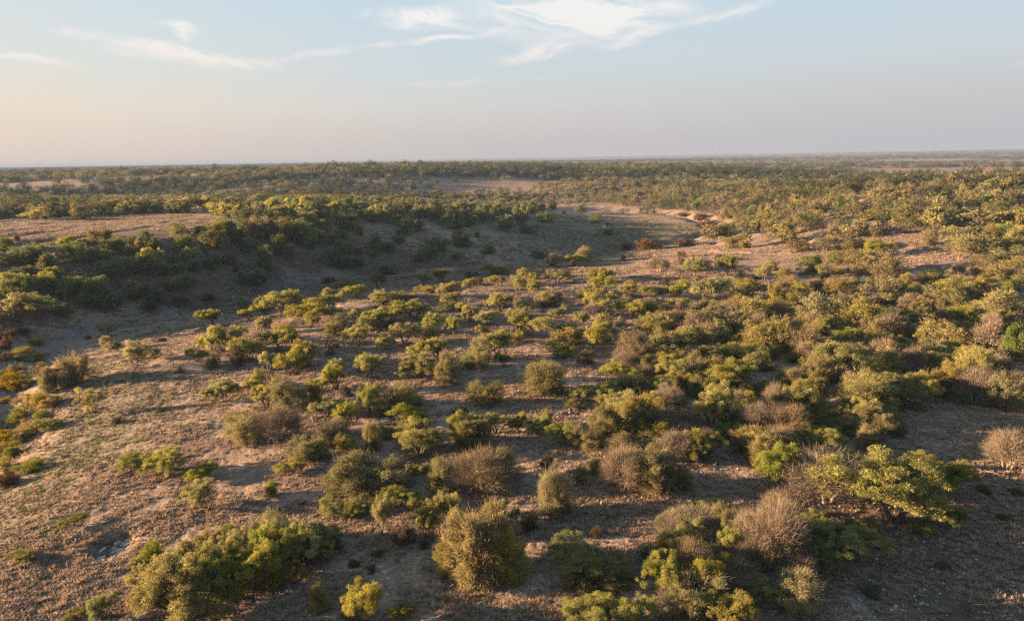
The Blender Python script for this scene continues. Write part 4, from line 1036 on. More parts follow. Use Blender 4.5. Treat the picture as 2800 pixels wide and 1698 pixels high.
('D',-55.4,181.0,8.3,4.7,(1,3,3,42),26),
('D',-96.3,138.3,5.4,4.4,(1,3,1,40),26),
('D',-90.8,141.9,5.8,4.0,(2,3,2,40),26),
('D', -81.4, 136.7, 6.6, 3.0, 'round green mesquite with one dark trunk on the shaded slope', 26),
('D',-78.5,125.0,5.6,3.2,(2,3,2,43),24),
('D',-100.3,138.3,6.4,3.1,(2,3,1,40),26),
('D',-76.4,140.6,5.7,3.4,(0,3,0,43),26),
('D',-58.3,150.3,6.4,3.4,(0,3,2,42),26),
('D',-90.5,122.0,5.1,4.1,(5,0,1,43),26),
('D',-73.7,173.4,7.9,3.4,(4,3,3,42),26),
('D',-86.2,147.8,5.7,3.4,(1,3,2,40),26),
('D',-82.9,128.6,5.1,2.9,(1,0,1,43),26),
('D',3.1,269.8,8.5,7.7,(2,3,1,46),21),
('D',-45.1,170.8,5.8,4.5,(1,3,0,42),26),
('D',-74.9,157.4,6.7,3.1,(0,3,3,44),26),
('D', -66.8, 139.3, 5.5, 2.9, 'dark green bush clump low on the shaded slope', 26),
('D',-73.3,153.1,5.1,4.5,(4,0,3,44),26),
('D', -28.6, 213.1, 9.3, 3.8, 'dense dark dome bush with lit fringe, centre of the dark hill', 26),
('D',-57.1,169.8,5.5,4.4,7,19),
('D',-3.2,243.3,8.5,5.3,(2,3,3,19),21),
('D',-88.0,141.3,4.5,3.3,(0,0,3,43),26),
('D',-68.6,178.5,6.3,3.6,(2,3,3,42),26),
('D',-83.7,125.3,3.6,3.2,(2,0,1,43),26),
('D',-51.0,214.4,8.6,3.6,(5,3,1,45),22),
('D',-41.8,172.2,5.8,3.4,(2,3,0,42),26),
('D',-76.6,125.9,4.0,3.0,(5,0,2,43),24),
('D',85.9,115.9,4.5,2.1,(0,0,2,34),24),
('D',-110.4,148.3,5.2,2.7,(3,3,1,40),26),
('D',-58.4,187.6,6.6,3.4,(3,3,3,42),26),
('D',-61.9,215.2,6.3,5.0,5,17),
('D',17.3,55.4,2.2,0.9,(0,2,2,4),25),
('D',-21.3,197.1,6.3,3.9,(1,3,2,45),26),
('D',-58.1,193.7,5.6,4.4,5,17),
('D',-41.5,223.1,6.1,5.0,5,17),
('D',-37.8,188.7,5.0,4.5,(2,0,1,45),26),
('D',-6.0,81.0,2.6,1.7,(0,0,1,36),25),
('D',-83.4,156.1,4.5,4.0,7,19),
('D',-68.4,196.3,5.6,4.3,5,17),
('D',112.9,176.8,5.8,4.2,6,18),
('D',-31.7,173.3,5.9,2.8,(4,3,2,45),24),
('D',133.0,190.7,8.7,3.4,(0,3,3,34),23),
('D',15.1,59.9,1.8,1.2,(0,2,1,4),25),
('D',-79.9,152.3,4.0,3.1,(2,0,0,40),26),
('D',-64.8,165.8,4.7,3.1,(0,0,3,42),26),
('D',-52.1,193.2,5.4,3.6,(6,3,1,45),26),
('D',-76.9,168.8,5.1,2.9,(6,0,3,44),26),
('D',-22.0,189.3,5.7,3.1,(2,3,2,45),26),
('D',-69.5,131.8,3.3,2.7,(2,0,1,44),24),
('D',112.5,156.2,5.2,3.4,6,18),
('D',-64.9,155.7,4.2,2.9,(0,0,1,42),26),
('D',-14.5,200.7,5.3,3.7,(3,3,0,45),26),
('D',-43.4,178.6,4.8,3.3,(4,0,1,45),26),
('D',107.4,221.5,5.7,4.9,6,18),
('D',-75.0,236.9,6.3,4.5,5,17),
('D',-102.1,137.1,3.9,2.3,(0,0,1,40),26),
('D',-70.7,142.4,4.1,2.4,(1,0,3,44),26),
('D',-56.9,152.2,4.4,2.5,(0,0,2,42),26),
('D',-14.5,235.7,7.0,3.6,(4,3,0,45),26),
('D',-12.8,258.0,5.8,5.0,5,17),
('D',-69.7,132.0,3.3,2.5,(1,0,1,44),24),
('D',-54.5,167.7,3.6,3.7,(1,0,0,42),26),
('D',-73.0,163.7,4.4,3.2,7,19),
('D',-71.4,241.6,6.1,4.5,5,17),
('D',-31.9,206.1,5.0,3.7,7,19),
('D',-32.5,243.3,6.0,4.3,5,17),
('D',-69.2,146.2,3.9,2.5,(2,0,3,44),26),
('D',-73.8,130.9,3.5,2.2,(2,0,2,43),26),
('D',-21.6,292.9,6.4,5.7,5,17),
('D',14.8,285.3,9.0,3.9,(1,3,1,46),21),
('D',-49.4,236.6,5.3,4.6,5,17),
('D',-53.5,234.3,5.5,4.4,5,17),
('D',-95.0,131.1,4.7,1.8,(4,0,1,43),26),
('D',-47.8,229.1,8.0,3.1,(3,3,1,45),22),
('D',-18.1,223.8,7.9,3.1,(2,3,0,45),26),
('D',-14.9,247.8,5.9,4.2,5,17),
('D',159.6,228.8,6.0,5.3,6,18),
('D',-19.6,251.7,6.3,4.1,5,17),
('D',-72.3,279.0,6.3,5.3,5,17),
('D',-66.8,152.4,3.8,2.6,(3,0,3,44),26),
('D',-46.7,240.7,9.2,3.6,(2,3,1,45),22),
('D',-12.7,287.7,6.2,5.3,5,17),
('D',-46.9,200.2,6.0,2.7,(4,3,1,45),26),
('D',-51.6,222.7,5.6,3.7,5,17),
('D',105.0,139.0,4.3,2.7,6,18),
('D',-42.9,218.0,5.3,3.5,5,17),
('D',-22.6,229.8,6.5,3.2,(1,3,0,45),22),
('D',-80.2,119.1,3.1,2.0,(6,0,2,43),24),
('D',-61.9,261.5,5.6,4.8,5,17),
('D',134.0,196.5,4.9,4.3,6,18),
('D',-32.1,282.0,9.8,3.9,(0,3,3,45),22),
('D',72.0,224.7,5.2,3.9,6,18),
('D',-69.6,209.0,4.6,3.8,5,17),
('D',-50.1,255.0,5.3,4.5,5,17),
('D',-26.8,263.5,5.4,4.6,5,17),
('D',-25.2,185.3,5.6,2.2,(3,3,2,45),26),
('D',-39.4,272.6,5.7,4.7,5,17),
('D',-11.5,115.0,3.4,1.5,(0,0,3,11),24),
('D',-36.2,218.4,5.8,3.0,(1,3,1,45),22),
('D',-103.3,281.9,6.2,5.1,5,17),
('D',-65.2,264.3,5.6,4.6,5,17),
('D',-81.5,148.3,5.0,2.0,(1,0,0,40),26),
('D',-89.1,238.7,5.3,4.2,5,17),
('D',-111.7,261.8,6.0,4.6,5,17),
('D',-93.9,124.4,2.2,2.6,(6,0,1,43),26),
('D',-43.7,314.5,6.3,5.2,5,17),
('D',-90.2,275.1,5.9,4.6,5,17),
('D',-72.5,132.9,3.2,2.3,(3,0,0,43),26),
('D',122.7,174.4,4.6,3.1,6,18),
('D',-109.7,275.8,6.3,4.4,5,17),
('D',-60.4,190.5,4.2,3.0,5,17),
('D',-6.1,301.9,5.8,4.9,5,17),
('D',-80.1,140.9,3.0,2.2,(1,0,0,43),26),
('D',-51.5,176.2,3.1,3.4,(2,0,0,42),26),
('D',-6.6,197.1,5.2,2.3,(1,3,3,19),26),
('D',95.6,272.2,5.5,4.7,6,18),
('D',-66.9,292.9,6.2,4.5,5,17),
('D',-75.9,128.0,3.0,1.7,(4,0,2,43),24),
('D',-39.6,173.6,4.0,2.4,(5,0,1,45),26),
('D',40.8,128.2,3.3,1.7,(0,0,3,41),24),
('D',108.1,159.8,3.8,2.9,6,18),
('D',-11.8,278.3,5.6,4.2,5,17),
('D',-6.8,275.7,5.2,4.4,5,17),
('D',-17.3,304.8,6.4,4.3,5,17),
('D',-98.2,321.6,6.4,5.2,5,17),
('D',-67.2,185.7,3.8,3.0,5,17),
('D',-52.7,206.4,3.9,3.4,5,17),
('D',-73.5,130.7,3.3,1.5,(3,0,2,43),24),
('D',-47.2,190.7,4.7,2.3,(3,0,1,45),26),
('D',-83.7,254.5,5.8,3.6,5,17),
('D',-58.7,335.6,6.2,5.4,5,17),
('D',-65.1,197.4,4.1,3.1,5,17),
('D',-72.4,211.1,4.1,3.5,5,17),
('D',-70.5,204.8,4.3,3.1,5,17),
('D',-70.3,318.0,5.9,5.1,5,17),
('D',-53.0,275.0,5.9,3.8,5,17),
('D',122.0,260.9,5.4,4.3,6,18),
('D',-48.2,183.4,3.9,2.6,(3,0,0,42),26),
('D',-34.6,298.0,5.9,4.2,5,17),
('D',-39.1,241.1,4.8,3.4,5,17),
('D',-0.3,329.9,5.9,5.1,5,17),
('D',35.2,249.1,6.6,2.6,(0,3,2,46),21),
('D',8.3,197.5,5.3,2.1,(0,3,0,19),24),
('D',-33.8,190.6,4.4,2.3,(1,0,1,45),26),
('D',107.3,196.2,4.6,2.9,6,18),
('D',12.0,353.7,6.3,5.3,5,17),
('D',-21.1,248.2,4.9,3.4,5,17),
('D',-65.7,203.7,3.8,3.1,5,17),
('D',-31.7,269.3,5.5,3.5,5,17),
('D',-135.2,266.5,5.6,4.1,8,20),
('D',-39.2,305.2,6.1,4.0,5,17),
('D',189.4,306.6,6.1,5.5,6,18),
('D',-78.4,129.4,2.6,1.8,(1,0,2,43),26),
('D',-32.0,198.9,3.9,2.8,(0,0,2,45),26),
('D',125.6,222.3,4.4,3.8,6,18),
('D',-99.9,301.3,6.0,4.3,5,17),
('D',1.6,326.1,6.2,4.4,5,17),
('D',-79.2,301.5,5.9,4.2,5,17),
('D',-42.5,288.0,4.9,4.3,5,17),
('D',-5.9,374.8,6.3,5.6,5,17),
('D',110.8,198.9,4.2,2.5,(0,0,1,34),23),
('D',-72.6,321.0,6.2,4.4,5,17),
('D',-74.8,133.2,2.8,2.0,(2,0,0,43),26),
('D',-85.7,142.6,3.3,2.1,(0,0,2,40),26),
('D',-80.5,261.0,4.7,3.9,5,17),
('D',-69.8,216.7,3.8,3.4,5,17),
('D',-110.3,258.5,5.1,3.8,5,17),
('D',-98.9,313.3,5.9,4.4,5,17),
('D',136.3,216.3,4.6,3.4,6,18),
('D',93.8,185.3,4.0,2.6,6,18),
('D',-25.1,305.1,5.8,3.8,5,17),
('D',-60.1,245.0,4.5,3.3,5,17),
('D',-109.3,251.9,4.8,3.7,5,17),
('D', 36.1, 294.1, 6.2, 3.4, 'dark round bush alone in the middle of the shaded meadow', 21),
('D',-70.5,156.4,2.8,2.2,(5,0,3,44),26),
('D',179.4,266.1,5.5,4.4,6,18),
('D',-104.4,351.2,6.3,4.9,5,17),
('D',-25.7,249.1,4.2,3.5,5,17),
('D',-30.6,246.5,4.1,3.5,5,17),
('D',128.0,265.2,5.2,3.9,6,18),
('D',-37.6,182.4,3.4,2.4,7,19),
('D',-67.1,305.7,6.0,3.7,5,17),
('D',87.6,325.7,5.9,4.4,6,18),
('D',10.0,331.5,5.9,4.2,5,17),
('D',-56.8,315.4,5.4,4.3,5,17),
('D',125.7,267.7,5.6,3.5,6,18),
('D',93.6,352.2,5.8,5.2,6,18),
('D',-87.4,128.6,2.9,1.9,(3,0,1,43),26),
('D',135.5,185.3,4.3,2.7,6,18),
('D',-4.3,387.4,6.1,5.5,5,17),
('D',111.5,333.2,5.9,4.6,6,18),
('D',-9.4,271.3,4.5,3.6,5,17),
('D',-27.2,317.2,5.8,3.8,5,17),
('D',-85.5,272.9,5.3,3.4,5,17),
('D',-15.4,190.3,4.1,2.0,(0,0,1,19),26),
('D',-167.7,285.2,5.9,4.1,8,20),
('D',-62.2,325.3,5.4,4.4,5,17),
('B', 21.7, 43.6, 7.1, 3.0, 'pinkish brown leafless bush, round, left of the great spreading mesquite', 4),
('B', -2.3, 47.6, 5.1, 2.7, 'wide brown half-bare bush with pale stems showing beneath', 4),
('B', 14.5, 36.6, 3.9, 2.9, 'bare bush with white branching trunk in the lower right grove', 4),
('B',15.4,35.9,3.2,3.7,(2,0,0,49),4),
('B',14.5,35.5,2.9,2.6,(1,0,0,49),4),
('B', 11.2, 38.8, 4.7, 1.7, 'grey-brown bare twiggy bush, widest of the lower right grove', 4),
('B',10.0,34.6,2.5,2.2,(0,0,0,7),4),
('B',11.9,33.9,3.7,1.5,(0,0,2,49),4),
('B', 37.7, 48.2, 3.8, 2.7, 'round tan bush on a short trunk near the right edge', 4),
('B', 8.0, 46.2, 3.4, 2.8, 'brown thin-leaved tree with pale forked stem beside a dead stick', 4),
('B', -22.1, 59.8, 4.9, 2.7, 'brownish round bush beside the round olive tree on the left slope', 4),
('B',17.3,40.3,2.8,2.1,(0,0,1,47),4),
('B',23.5,54.8,3.6,2.7,(5,0,0,4),4),
('B',13.1,35.4,2.1,1.7,(0,2,1,49),4),
('B',21.2,56.1,3.4,2.6,(2,0,0,4),4),
('B',16.0,34.5,2.1,1.7,(0,2,0,49),4),
('B',15.1,33.0,2.1,1.5,(0,2,2,49),4),
('B',8.5,32.6,1.9,1.4,(0,2,2,7),4),
('B',13.1,51.4,3.0,2.1,(2,0,0,25),4),
('B',12.8,56.0,2.9,2.5,(1,0,0,25),4),
('B',10.1,38.3,1.9,1.6,(0,2,1,50),4),
('B',21.7,52.0,3.0,2.0,(4,0,0,4),4),
('B',58.0,79.9,4.1,3.5,(1,0,3,28),3),
('B',44.9,62.9,3.5,3.1,(1,0,0,28),4),
('B', 35.9, 81.3, 3.9, 3.8, 'pale brown thin tree on a single light trunk in deep shade', 3),
('B',14.9,62.1,3.0,2.4,(2,0,1,4),4),
('B',14.4,54.1,3.3,1.8,(0,0,2,4),4),
('B',24.6,60.4,2.6,2.9,(3,0,0,4),4),
('B',12.9,75.6,3.5,2.4,(0,0,1,24),4),
('B',21.0,61.1,2.6,2.3,(1,0,0,4),4),
('B',15.3,57.1,2.7,1.7,(1,0,1,4),4),
('B',49.0,63.6,3.3,2.5,(0,0,3,30),4),
('B',51.3,89.9,4.3,2.8,(0,0,0,26),3),
('B',15.9,53.0,2.1,1.8,(0,2,2,4),4),
('B',44.4,72.7,2.9,2.7,(0,0,1,28),4),
('B',40.9,79.4,4.7,1.7,(0,0,3,5),3),
('B',43.9,77.5,3.3,2.6,(0,0,2,26),3),
('B',12.2,62.2,2.5,1.7,(0,0,3,25),4),
('B',34.5,77.0,2.9,2.5,(0,0,2,54),3),
('B',25.6,93.7,3.3,2.9,(2,0,2,41),3),
('B',14.5,72.1,2.7,1.9,(0,0,2,24),4),
('B',52.1,70.0,2.8,2.4,(2,0,0,28),4),
('B',26.6,89.8,3.0,2.6,(3,0,2,41),3),
('B',42.1,92.9,3.3,2.7,(1,0,3,54),3),
('B',34.8,93.5,3.3,2.4,(0,0,1,54),3),
('B',20.6,77.3,2.4,2.1,(0,0,0,24),4),
('B',22.3,69.8,2.3,1.7,(2,0,3,4),4),
('B',24.0,68.1,2.5,1.4,(1,0,3,4),4),
('B',16.1,65.3,2.2,1.4,(2,2,3,4),4),
('B',23.7,89.9,2.6,2.3,(0,0,2,39),3),
('B',60.9,94.2,3.2,2.6,(2,0,0,33),3),
('B',2.4,98.0,2.9,2.6,(0,0,0,36),3),
('B',12.8,106.2,3.6,2.4,(0,0,1,39),3),
('B',32.9,150.6,5.1,3.0,(0,0,2,58),3),
('B',41.5,103.8,3.5,2.3,(2,0,3,54),3),
('B',23.2,58.6,1.9,1.2,(0,2,0,4),4),
('B',66.6,97.1,3.6,2.3,(3,0,0,33),3),
('B',51.3,123.5,3.4,3.1,(0,0,0,41),3),
('B',30.6,98.3,2.6,2.3,(1,0,2,41),3),
('B',20.7,67.2,1.8,1.5,(1,2,3,4),4),
('B',24.8,100.1,3.0,2.2,(2,0,0,39),3),
('B',40.3,74.6,2.4,1.6,(0,0,0,5),4),
('B',65.5,90.3,2.7,2.4,(2,0,3,28),3),
('B',37.6,80.5,2.3,1.7,(1,0,0,54),3),
('B',31.4,68.0,1.8,1.5,(1,2,1,5),4),
('B',45.7,101.3,2.8,2.2,(2,0,1,26),3),
('B',48.6,99.4,3.1,2.0,(1,0,1,26),3),
('B',56.2,107.0,3.2,2.1,(1,0,1,33),3),
('B',12.1,69.0,1.6,1.4,(0,2,2,24),4),
('B',39.2,82.0,2.4,1.5,(2,0,0,54),3),
('B',63.7,106.8,3.3,2.1,(1,0,0,33),3),
('B',76.5,109.8,3.2,1.8,(3,0,2,34),3),
('B',58.5,115.7,3.2,2.2,(2,0,1,33),3),
('B',26.7,106.3,2.5,2.0,(1,0,0,39),3),
('B',26.4,64.0,1.7,1.1,(2,2,1,5),4),
('B',29.4,82.5,1.8,1.6,(0,2,1,54),3),
('B',91.0,119.4,3.5,2.4,(0,0,0,34),3),
('B',59.5,124.9,3.2,2.3,(4,0,1,33),3),
('B',39.3,72.4,1.7,1.4,(1,2,0,5),4),
('B',43.8,70.0,1.8,1.3,(0,2,1,28),4),
('B',35.6,92.7,1.9,1.7,(0,2,3,54),3),
('B',182.7,264.7,6.2,5.4,2,2),
('B',86.0,129.6,2.9,2.6,(1,0,2,34),3),
('B',20.6,74.0,1.6,1.2,(0,2,0,24),4),
('B',55.4,111.6,2.5,1.9,(3,0,1,33),3),
('B',114.5,232.1,4.8,4.1,2,2),
('B',41.7,77.6,1.6,1.4,(2,2,0,5),3),
('B',103.0,233.8,5.5,3.4,2,2),
('B',23.3,99.4,1.9,1.6,(2,2,2,39),3),
('B',98.6,321.9,6.1,5.3,2,2),
('B',82.1,120.3,2.5,2.0,(2,0,2,34),3),
('B',45.9,88.9,1.9,1.2,(0,2,1,26),3),
('B',137.4,312.9,6.2,4.2,2,2),
('B',25.3,101.4,1.9,1.2,(3,2,0,39),3),
('B',87.1,184.2,3.8,2.4,2,2),
('B',56.4,126.1,2.4,1.7,(5,0,1,33),3),
('B',37.9,113.6,2.1,1.4,(1,2,0,41),3),
('B',29.5,107.6,1.9,1.3,(0,2,1,41),3),
('B',100.6,304.2,5.1,4.1,2,2),
('B',91.8,293.9,4.7,3.9,2,2),
('B',21.4,97.1,1.7,1.2,(3,2,2,39),3),
('B',25.8,103.6,1.7,1.2,(2,2,0,39),3),
('B',96.3,327.6,5.0,4.2,2,2),
('B',25.8,105.8,1.6,1.3,(1,2,0,39),3),
('B',102.7,350.6,5.7,4.0,2,2),
('B',187.4,344.6,6.1,4.3,2,2),
('B',41.4,110.4,1.7,1.3,(2,2,0,41),3),
('B',21.7,101.4,1.5,1.2,(1,2,2,39),3),
('B',196.5,305.5,5.2,4.0,2,2),
('B',53.4,99.0,1.6,1.2,(0,2,3,26),3),
('B',99.5,282.3,3.9,3.4,2,2),
('B',64.9,118.3,1.7,1.5,1,1),
('B',161.1,236.3,3.7,3.0,2,2),
('B',144.9,210.5,3.7,2.3,2,2),
('B',114.2,393.2,5.0,4.4,2,2),
('B',67.7,119.1,1.8,1.4,1,1),
('B',59.2,101.4,1.5,1.2,1,1),
('B',110.5,267.0,3.9,2.8,2,2),
('B',85.9,126.3,1.8,1.6,1,1),
('B',56.1,102.2,1.5,1.1,1,1),
('B',67.7,126.7,1.9,1.3,1,1),
('B',249.4,351.7,5.3,4.1,2,2),
('B',232.0,380.9,5.8,4.0,2,2),
('B',118.4,408.8,5.7,3.6,2,2),
('B',120.7,473.9,5.6,4.8,0,0),
('B',80.9,110.9,1.6,1.3,1,1),
('B',71.7,394.0,4.4,4.0,0,0),
('B',109.8,415.4,5.3,3.7,2,2),
('B',103.8,414.8,5.5,3.5,0,0),
('B',116.6,463.3,5.8,4.1,0,0),
('B',81.7,117.8,1.7,1.2,1,1),
('B',89.9,298.4,3.8,2.6,2,2),
('B',153.6,460.6,5.7,4.2,2,2),
('B',90.1,423.9,5.0,3.8,2,2),
('B',148.3,297.7,3.7,2.9,2,2),
('B',162.4,369.7,5.0,3.2,2,2),
('B',114.4,387.8,4.7,3.4,2,2),
('B',93.2,124.2,1.8,1.3,1,1),
('B',59.2,465.5,5.7,3.6,0,0),
('B',124.8,347.2,4.5,2.8,2,2),
('B',61.5,120.1,1.5,1.1,1,1),
('B',86.2,123.6,1.6,1.3,1,1),
('B',170.0,375.6,4.8,3.3,2,2),
('B',149.6,408.0,5.1,3.3,2,2),
('B',131.8,398.4,4.2,3.8,0,0),
('B',83.9,469.3,4.7,4.2,0,0),
('B',75.9,466.3,5.1,3.7,0,0),
('B',174.6,314.6,4.0,2.7,2,2),
('B',197.5,288.4,3.8,2.7,2,2),
('B',206.8,441.2,4.7,4.0,2,2),
('B',198.1,406.0,5.1,3.2,2,2),
('B',71.0,415.8,4.0,3.5,0,0),
('B',133.8,376.8,4.2,3.0,2,2),
('B',140.6,307.3,3.4,2.6,2,2),
('B',286.2,424.0,5.3,3.8,2,2),
('B',203.2,462.3,5.0,3.8,2,2),
('B',122.6,441.2,4.4,3.5,0,0),
('B',229.0,505.5,5.5,4.0,2,2),
('B',123.0,396.1,3.9,3.1,0,0),
('B',126.1,439.4,4.4,3.4,0,0),
('B',67.0,460.4,4.5,3.3,0,0),
('B',112.0,467.1,4.7,3.4,0,0),
('B',152.5,512.8,5.0,3.9,0,0),
('B',126.7,486.8,5.0,3.4,0,0),
('B',197.2,436.2,4.9,3.2,2,2),
('B',237.2,341.6,3.9,3.0,2,2),
('B',89.5,381.4,3.5,2.9,2,2),
('B',158.8,391.1,3.7,3.1,2,2),
('B',97.4,526.0,5.1,3.4,0,0),
('B',116.4,428.0,4.2,2.8,0,0),
('B',231.1,335.5,3.7,2.7,2,2),
('B',115.5,325.9,3.3,2.2,0,0),
('B',176.0,466.4,4.2,3.5,2,2),
('B',100.6,380.8,3.4,2.6,2,2),
('B',109.1,342.1,3.4,2.2,0,0),
('B',236.3,321.8,3.3,2.6,2,2),
('B',249.7,418.0,3.8,3.3,2,2),
('B',64.1,405.0,3.7,2.4,0,0),
('B',43.0,453.0,4.1,2.6,0,0),
('B',93.7,414.4,3.5,2.6,0,0),
('B',153.8,435.9,3.6,3.0,2,2),
('B',88.1,502.3,4.5,2.9,0,0),
('B',90.6,394.3,3.3,2.5,2,2),
('B',134.0,440.7,4.0,2.6,2,2),
('B',92.0,428.0,3.8,2.4,2,2),
('B',239.0,424.9,3.8,3.0,2,2),
('B',34.4,461.9,3.9,2.6,0,0),
('B',164.9,434.8,3.5,2.9,2,2),
('B',265.2,473.7,4.4,3.1,2,2),
('B',135.1,489.1,3.8,3.0,0,0),
('B',349.8,490.3,4.6,3.4,2,2),
('B',103.5,454.5,3.8,2.5,0,0),
('B',124.0,423.3,3.5,2.4,0,0),
('B',15.3,455.6,3.3,2.7,0,0),
('B',216.7,414.7,3.2,2.8,2,2),
('B',225.0,465.7,4.1,2.6,2,2),
('B',232.2,419.1,3.3,2.7,2,2),
('B',257.5,395.2,3.4,2.5,2,2),
('B',55.3,436.9,3.2,2.2,0,0),
('B',209.6,450.7,3.4,2.4,2,2),
('G',9.9,35.3,2.2,1.9,(0,0,2,50),9),
('G',19.8,48.2,2.7,1.8,(0,0,3,47),9),
('Y',9.0,33.8,2.1,1.3,(0,2,0,7),29),
('S',-7.3,40.9,1.9,1.4,(0,2,0,10),15),
('W', -8.5, 45.3, 2.6, 1.4, 'bright green mesquite half shaded at right foot of round gold-green bush', 32),
('G',12.7,40.2,1.8,1.5,(0,2,1,9),9),
('S',2.6,48.8,1.9,1.7,(0,2,3,27),15),
('G',43.8,85.3,5.1,1.9,(0,0,2,26),8),
('W',-24.1,35.3,1.5,1.5,(1,2,1,1),32),
('W',-13.3,45.7,2.5,1.1,(0,0,1,21),32),
('G',35.2,79.5,3.6,2.5,(0,0,2,54),8),
('Y', -66.5, 87.9, 4.8, 2.1, 'big golden yellow shrub beside the dark olive bank bush', 27),
('W',27.9,39.7,1.6,1.6,(2,2,0,0),32),
('W',-11.1,44.6,2.2,1.2,(0,2,3,10),32),
('W',-14.8,36.7,1.6,1.4,(0,2,1,38),32),
('G',29.1,76.8,3.2,2.4,(1,0,1,54),9),
('S',0.9,41.1,1.5,1.3,(0,2,1,27),15),
('G',-24.1,40.9,1.7,1.4,(0,2,3,1),9),
('N',19.6,33.4,1.6,0.9,(0,2,2,0),54),
('G',38.6,77.1,3.0,2.3,(1,0,3,5),8),
('Y',-59.3,78.8,3.8,1.7,(1,0,2,56),27),
('S',-35.8,85.0,3.0,2.6,(0,0,2,15),15),
('G',21.4,70.3,2.4,2.0,(0,0,3,4),9),
('R',-45.3,56.5,2.6,1.1,(0,0,1,57),49),
('W',26.2,39.3,1.9,0.7,(1,2,0,0),32),
('G',-1.4,43.4,1.3,1.1,(0,2,2,48),9),
('S',-11.7,80.7,2.5,2.0,(0,0,1,11),15),
('G',39.7,77.7,2.6,2.2,(2,0,3,5),8),
('G',59.2,100.1,4.4,1.9,(2,0,0,33),8),
('G',-45.4,58.9,2.9,1.0,(0,0,3,57),5),
('G',-71.9,166.9,5.3,4.6,4,7),
('G',21.3,98.9,3.2,2.4,(1,0,2,39),8),
('Y',-54.4,71.7,2.9,1.5,(3,0,2,56),27),
('G',29.5,81.5,2.4,2.2,(2,0,1,54),8),
('G',27.1,56.3,2.0,1.4,(0,2,2,5),9),
('S',-11.6,40.5,1.3,1.0,(0,2,1,10),15),
('W',-7.5,45.4,1.8,0.9,(0,2,0,55),32),
('G',57.6,88.8,3.5,2.2,(0,0,0,26),8),
('G',42.4,84.1,2.9,2.1,(0,0,1,26),8),
('G',-50.5,69.9,3.0,1.2,(1,0,1,14),5),
('Y',-55.6,70.1,2.9,1.3,(4,0,2,56),27),
('G',6.6,49.2,1.6,1.3,(0,2,3,52),9),
('Y',-53.5,67.0,2.5,1.4,(5,0,2,56),27),
('Y',-75.7,101.1,4.0,1.9,(1,0,3,56),27),
('W',-13.4,37.9,1.5,0.7,(0,2,2,31),32),
('G',-18.5,48.7,1.5,1.2,(0,2,0,13),9),
('G',20.9,93.9,2.7,2.2,(2,0,2,39),8),
('G',20.6,86.8,2.5,2.0,(0,0,3,24),8),
('G',-58.2,76.2,3.4,1.2,(1,0,2,56),5),
('S',9.1,80.3,2.3,1.8,(0,0,1,24),14),
('Y',-56.7,77.6,2.5,1.8,(2,0,2,56),27),
('W', -33.6, 41.7, 1.9, 0.6, 'low bright green shrub nearest the lower left corner', 31),
('G',20.1,56.0,1.7,1.3,(0,2,0,4),9),
('G',-19.9,42.5,1.2,1.1,(0,2,1,31),9),
('G',-51.5,66.0,2.3,1.3,(2,0,1,14),5),
('G',43.3,62.6,1.9,1.7,(0,2,2,28),9),
('S',-67.2,167.3,4.6,4.0,10,12),
('G',36.4,65.3,2.1,1.5,(0,2,0,5),9),
('G',40.2,63.6,1.9,1.6,(0,2,1,28),9),
('W', -32.8, 46.1, 1.9, 0.7, 'low bright green shrub above the rocky hollow', 32),
('Y',-48.9,60.9,2.0,1.2,(0,2,3,57),27),
('W',-6.4,33.5,1.3,0.5,(0,2,0,6),32),
('S',2.7,37.9,1.0,0.8,(0,1,2,27),15),
('G',76.6,99.5,3.2,2.5,(4,0,2,34),8),
('Y',-54.8,76.7,2.5,1.4,(0,0,1,14),27),
('G',-93.6,135.7,4.0,3.3,(2,0,1,43),10),
('Y',-52.7,70.7,2.2,1.3,(0,2,1,14),27),
('W',-25.9,35.3,1.5,0.5,(2,2,1,1),32),
('S',33.0,55.7,2.5,0.9,(0,0,1,28),15),
('G',-8.4,51.0,1.3,0.9,(0,2,2,3),9),
('R', 41.3, 204.0, 8.3, 3.3, 'long rust-red brush strip along the dry creek bend', 50),
('N', 7.9, 37.2, 1.0, 0.8, 'dark spiky narrow-leaved plant in the shade of the bottom clearing', 54),
('G',55.8,99.5,2.7,2.1,(0,0,2,33),8),
('S',-18.4,71.7,1.8,1.3,(0,2,0,17),15),
('S',-2.2,54.7,1.3,0.9,(0,2,0,3),15),
('G',33.6,78.4,2.2,1.4,(1,2,1,54),8),
('G',29.4,90.6,2.0,1.8,(1,2,2,41),8),
('G',33.5,75.0,1.8,1.5,(0,2,2,54),9),
('G',-73.1,140.5,3.5,2.8,(2,0,1,44),10),
('S',69.3,121.0,3.0,2.5,(1,0,3,33),14),
('S',-5.9,39.9,0.8,0.7,(0,1,0,10),15),
('W',-9.4,33.4,1.0,0.5,(0,1,1,6),32),
('G',-16.8,203.5,4.4,3.5,4,7),
('S',-39.8,105.6,2.5,1.8,(0,0,0,18),14),
('R',-79.5,103.8,2.3,2.0,(1,0,3,56),49),
('G',71.5,110.7,2.9,2.1,(3,0,0,33),8),
('S',5.3,39.8,1.0,0.7,(0,1,0,27),15),
('S',-19.3,102.7,2.0,1.8,(0,2,1,11),14),
('G',-54.7,74.9,2.4,0.9,(2,0,2,56),5),
('S',17.6,94.9,2.1,1.5,(0,2,2,39),14),
('S',-25.1,89.8,1.9,1.5,(0,2,0,8),14),
('S',82.5,118.6,2.9,2.3,(0,0,2,34),14),
('R',52.2,208.0,5.5,2.5,(1,3,0,58),50),
('G',-89.3,132.2,3.4,2.3,(1,0,1,43),10),
('S',-70.6,129.5,4.3,1.6,(2,0,1,44),14),
('W',-0.0,42.2,0.8,1.1,(0,1,1,27),32),
('G',72.0,96.5,2.3,1.9,(5,0,2,34),8),
